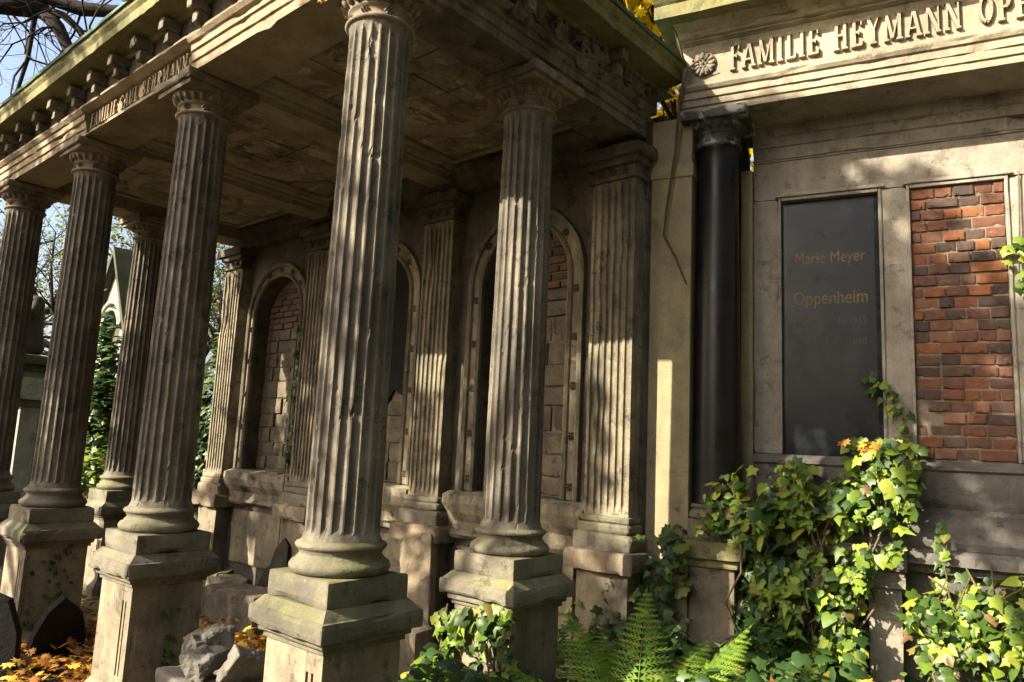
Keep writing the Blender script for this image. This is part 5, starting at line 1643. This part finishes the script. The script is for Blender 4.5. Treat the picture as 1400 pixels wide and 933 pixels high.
# ------------------------------------------------------------------ trees
def grow(mb_l, mb_t, tips, p, d, ln, r, lvl, rn, maxl, bend=0.25, up=0.08):
    n = 5 if lvl < 2 else 3
    pts, rads = [Vector(p)], [r]
    d = Vector(d).normalized()
    for i in range(n):
        d = (d + Vector((rn.gauss(0, bend), rn.gauss(0, bend), rn.gauss(0, bend) + up)) * 0.5).normalized()
        pts.append(pts[-1] + d * ln / n)
        rads.append(r * (1 - 0.45 * (i + 1) / n))
    (mb_l if lvl < 2 else mb_t).tube(pts, rads, 8 if lvl < 1 else 6 if lvl < 2 else 4 if lvl < 3 else 3)
    if lvl >= maxl:
        tips.append((pts[-1], d)); tips.append((pts[len(pts) // 2], d))
        return
    k = rn.randint(3, 4) if lvl < 3 else rn.randint(2, 4)
    for i in range(k):
        j = rn.randint(max(1, n - 3), n) if lvl else rn.randint(2, n)
        q = pts[j]
        nd = (d + Vector((rn.gauss(0, 0.75), rn.gauss(0, 0.75), rn.gauss(0.1, 0.45)))).normalized()
        grow(mb_l, mb_t, tips, q, nd, ln * rn.uniform(0.55, 0.78), rads[j] * rn.uniform(0.5, 0.7), lvl + 1, rn, maxl, bend, up)

def tree(label, base, h, r, seed, maxl=4, leaf=None, lg=None, per=3, size=(0.05, 0.09), spread=0.25, lean=(0, 0), group=None, first=0.4):
    rn = random.Random(seed)
    root = empty('tree', base, 0, label, 'tree', group)
    L_, T_ = MB(), MB()
    tips = []
    th = h * first
    pts, rads = [], []
    for i in range(7):
        t = i / 6
        pts.append(Vector((lean[0] * t + rn.gauss(0, 0.05) * t, lean[1] * t + rn.gauss(0, 0.05) * t, th * t)))
        rads.append(r * (1.25 - 0.25 * min(1, t * 4) - 0.3 * t))
    L_.tube(pts, rads, 12)
    for i in range(5):
        a = 2 * PI * i / 5 + rn.random()
        grow(L_, T_, tips, pts[-1 - (i % 2)], (math.cos(a) * 0.8, math.sin(a) * 0.8, 0.9), h * 0.3, r * 0.5, 1, rn, maxl)
    grow(L_, T_, tips, pts[-1], (lean[0] * 0.1, lean[1] * 0.1, 1), h * 0.33, r * 0.6, 1, rn, maxl)
    link('trunk', L_.raw('trunk', BARK), root)
    link('twigs', T_.raw('twigs', BARK), root)['kind'] = 'stuff'
    if leaf:
        ms = []
        for p, d in tips:
            for _ in range(per):
                q = p + Vector((rn.gauss(0, spread), rn.gauss(0, spread), rn.gauss(0, spread)))
                ms.append(leaf_matrix(q, (rn.gauss(0, 1), rn.gauss(0, 1), rn.gauss(0.4, 1)), (rn.gauss(0, 1), rn.gauss(0, 1), -0.7), rn.uniform(*size)))
        bulk_leaves('crown', ms, lg or OVAL_G, leaf, root)
    return root

# bare old tree whose black limbs reach over the roof at the top left
rn = random.Random(3)
lt = empty('tree', (-8.6, 7.2, 0), 0, 'bare old tree with thick black limbs reaching over the porch roof', 'tree')
b0 = Vector((-8.6, 7.2, 0))
L_, T_, tips = MB(), MB(), []
limbs = [([(-8.6, 7.2, 0), (-8.55, 7.2, 2), (-8.4, 7.25, 4), (-8.0, 7.3, 5.2)], [0.34, 0.28, 0.25, 0.22]),
         ([(-8.0, 7.3, 5.2), (-7.2, 7.35, 5.85), (-6.3, 7.4, 6.06), (-5.63, 7.44, 6.08), (-5.16, 7.44, 6.03)], [0.2, 0.15, 0.13, 0.115, 0.10]),
         ([(-5.2, 7.44, 6.03), (-5.0, 7.46, 5.85), (-4.9, 7.49, 5.66), (-4.78, 7.5, 5.5), (-4.66, 7.55, 5.3), (-4.4, 7.6, 5.1)], [0.08, 0.068, 0.062, 0.055, 0.05, 0.035]),
         ([(-5.16, 7.44, 6.03), (-4.95, 7.44, 5.98), (-4.76, 7.46, 5.82), (-4.66, 7.5, 5.6), (-4.4, 7.5, 5.4)], [0.045, 0.04, 0.035, 0.03, 0.02]),
         ([(-6.3, 7.4, 6.06), (-5.4, 7.42, 6.25), (-4.75, 7.43, 6.05), (-4.4, 7.43, 6.04), (-3.6, 7.5, 6.2)], [0.1, 0.085, 0.075, 0.065, 0.03]),
         ([(-8.2, 7.25, 4.6), (-7.0, 7.4, 4.9), (-5.9, 7.5, 4.85), (-5.2, 7.6, 4.75)], [0.12, 0.08, 0.05, 0.02]),
         ([(-5.25, 7.44, 6.0), (-5.3, 7.5, 5.5), (-5.42, 7.55, 5.0), (-5.5, 7.6, 4.6)], [0.03, 0.022, 0.018, 0.01])]
for pts, rads in limbs:
    L_.tube([Vector(p) - b0 for p in pts], rads, 9)
for pts, rads in limbs[1:]:
    for _ in range(7):
        i = rn.randint(1, len(pts) - 1)
        grow(L_, T_, tips, Vector(pts[i]) - b0, (rn.gauss(0.1, 0.6), rn.gauss(0, 0.6), rn.gauss(-0.3, 0.6)), rn.uniform(0.6, 1.1), 0.013, 2, rn, 4, 0.5, 0.0)
link('trunk', L_.raw('trunk', BARK), lt)
link('twigs', T_.raw('twigs', BARK), lt)['kind'] = 'stuff'

bt = [(-9.5, 17.5, 8.5, 0.2, 11, 2), (-13.5, 19, 9.5, 0.24, 12, 1), (-6.3, 19.5, 9, 0.2, 13, 2), (-17, 16, 9, 0.22, 14, 2), (-11, 25, 11, 0.25, 15, 3), (-4.2, 22, 9, 0.2, 16, 3)]
bl = ['slender half-bare tree between the first and second columns', 'half-bare tree rising left of the end column', 'thin half-bare tree behind the second and third columns', 'bare tree at the far left edge', 'tall thin tree far behind the left columns', 'half-bare tree behind the far left pilaster']
for (x, y, h, r, sd, per), lb in zip(bt, bl):
    tree(lb, (x, y, 0), h, r, sd, 5, TREELEAF, None, per, (0.07, 0.12), 0.22, (0, 0), 'half-bare trees behind the tombs', 0.3)
tree('yellow maple glowing behind the gap between porch roof and wall tomb', (2.3, 10.3, 0), 9.8, 0.2, 22, 4, YELLOW, FALL_G, 44, (0.08, 0.13), 0.5)

# far evergreen hedge closing the view
ms = []
rn = random.Random(91)
for _ in range(9000):
    x = rn.uniform(-34, 14)
    y = 27 + rn.uniform(0, 3)
    z = rn.random() ** 0.8 * (2.6 + fbm((x * 0.25, 0, 0), 2) * 1.6)
    ms.append(leaf_matrix((x, y, z), (rn.gauss(0, 0.7), -1 + rn.gauss(0, 0.5), rn.gauss(0.4, 0.5)), (rn.gauss(0, 1), 0, -1), rn.uniform(0.2, 0.4)))
hd = bulk_leaves('far_hedge', ms, OVAL_G, IVYD)
tag(hd, 'dark leafy hedge closing the far end of the cemetery', 'hedge')

# broad-leaved trees outside the picture, up-sun of the porch, placed to dapple the stone with shade
def shade_tree(label, target, dist, rad, n, seed, base_dx=(0, 0), size=(0.11, 0.17), clump=0.9, thr=-0.08, gaps=()):
    rn = random.Random(seed)
    c = Vector(target) + to_sun * dist
    ax = UD
    hz = Vector((to_sun.x, to_sun.y, 0)).normalized()
    upv = to_sun.cross(ax).normalized()
    if upv.z < 0: upv = -upv
    base = Vector((c.x + base_dx[0], c.y + base_dx[1], 0))
    root = empty('tree', base, 0, label, 'tree', 'unseen leafy trees placed up-sun for shade')
    ms, pts = [], []
    while len(ms) < n:
        q = Vector((rn.uniform(-1, 1), rn.uniform(-1, 1), rn.uniform(-1, 1)))
        if q.length > 1: continue
        p = c + ax * q.x * rad[0] + hz * q.y * rad[1] + upv * q.z * rad[2]
        if fbm(p * clump, 3) < thr: continue
        if gaps:      # openings cut in the crown to let sun patches through
            e = p - P0
            tt = -e.dot(VD) / to_sun.dot(VD)
            g = e + to_sun * tt
            gu, gz = g.dot(UD), p.z + to_sun.z * tt
            if any(a0 < gu < a1 and b0 < gz < b1 for a0, a1, b0, b1 in gaps): continue
        pts.append(p)
        ms.append(leaf_matrix(p - base, (rn.gauss(0, 1), rn.gauss(0, 1), rn.gauss(0.5, 0.8)), (rn.gauss(0, 1), rn.gauss(0, 1), -0.6), rn.uniform(*size)))
    bulk_leaves('crown', ms, OVAL_G, TREELEAF, root)
    mb = MB()
    fork = Vector((0, 0, max(2.0, c.z - rad[2] - 1.2)))
    mb.tube([(0, 0, 0), fork * 0.5 + Vector((0.06, 0, 0)), fork], [0.2, 0.16, 0.13], 10)
    for k in range(14 if rad[0] > 1 else 5):
        t = rn.choice(pts) - base
        m = (fork + t) / 2 + Vector((rn.gauss(0, 0.2), rn.gauss(0, 0.2), 0.25))
        mb.tube([fork, m, t], [0.07, 0.045, 0.012], 6)
    mb.obj('trunk', BARK, root)
    return root
shade_tree('leafy tree standing up-sun of the porch columns, outside the picture', PW(3.0, 0, 2.45), 9.0, (2.8, 1.6, 1.25), 6500, 51, gaps=((2.50, 2.64, 2.4, 3.9), (2.5, 2.95, 3.4, 4.0), (2.86, 3.18, 2.5, 3.4), (0.45, 0.98, 2.4, 3.95), (5.05, 5.35, 2.6, 3.6), (4.1, 4.22, 2.5, 3.3)))
shade_tree('slender unseen tree added up-sun to shade the nearest corner column', PW(0.02, 0, 2.4), 8.0, (0.22, 0.6, 1.1), 260, 54, (-1.0, 0.85), (0.1, 0.15), 0.9, -0.3)  # added out of view, its narrow crown sized to shade one column
shade_tree('small leafy tree up-sun of the wall tomb, outside the picture', FW(1.66, 0, 1.9), 9.5, (0.45, 0.8, 0.7), 420, 52, (0.5, -0.5))
shade_tree('leafy young tree up-sun of the far end of the porch, outside the picture', PW(4.5, -0.2, 0.9), 8.0, (1.3, 1.0, 0.7), 1300, 53, (-0.5, 0.3))

# unseen wood added behind and beside the viewer to hold back sky light
ms = []
rn = random.Random(17)
while len(ms) < 15000:
    a = rn.uniform(-PI, PI)
    d = rn.uniform(10, 14)
    x, y = math.sin(a) * d, math.cos(a) * d
    if -75 < math.degrees(a) < 48: continue                 # where the picture looks
    da = abs((a - math.atan2(to_sun.x, to_sun.y) + PI) % (2 * PI) - PI)
    z = rn.uniform(0.5, 17) if da > R(38) else rn.uniform(0.3, 3.0)
    if fbm((x * 0.35, y * 0.35, z * 0.35), 3) < -0.25: continue
    ms.append(leaf_matrix((x, y, z), (-x / d + rn.gauss(0, 0.6), -y / d + rn.gauss(0, 0.6), rn.gauss(0.4, 0.5)), (rn.gauss(0, 1), rn.gauss(0, 1), -1), rn.uniform(0.45, 0.8)))
wd = bulk_leaves('sky_blocking_wood', ms, OVAL_G, TREELEAF)
tag(wd, 'unseen autumn wood added behind the viewer to hold back sky light', 'wood')

shade_tree('unseen leafy tree added up-sun to shade the inscribed tablet', FW(1.0, 0, 3.02), 9.0, (0.95, 0.8, 0.42), 900, 56, (1.7, -1.5), (0.11, 0.16), 0.9, -0.15)  # unseen crown added to shade the upper wall around the tablet
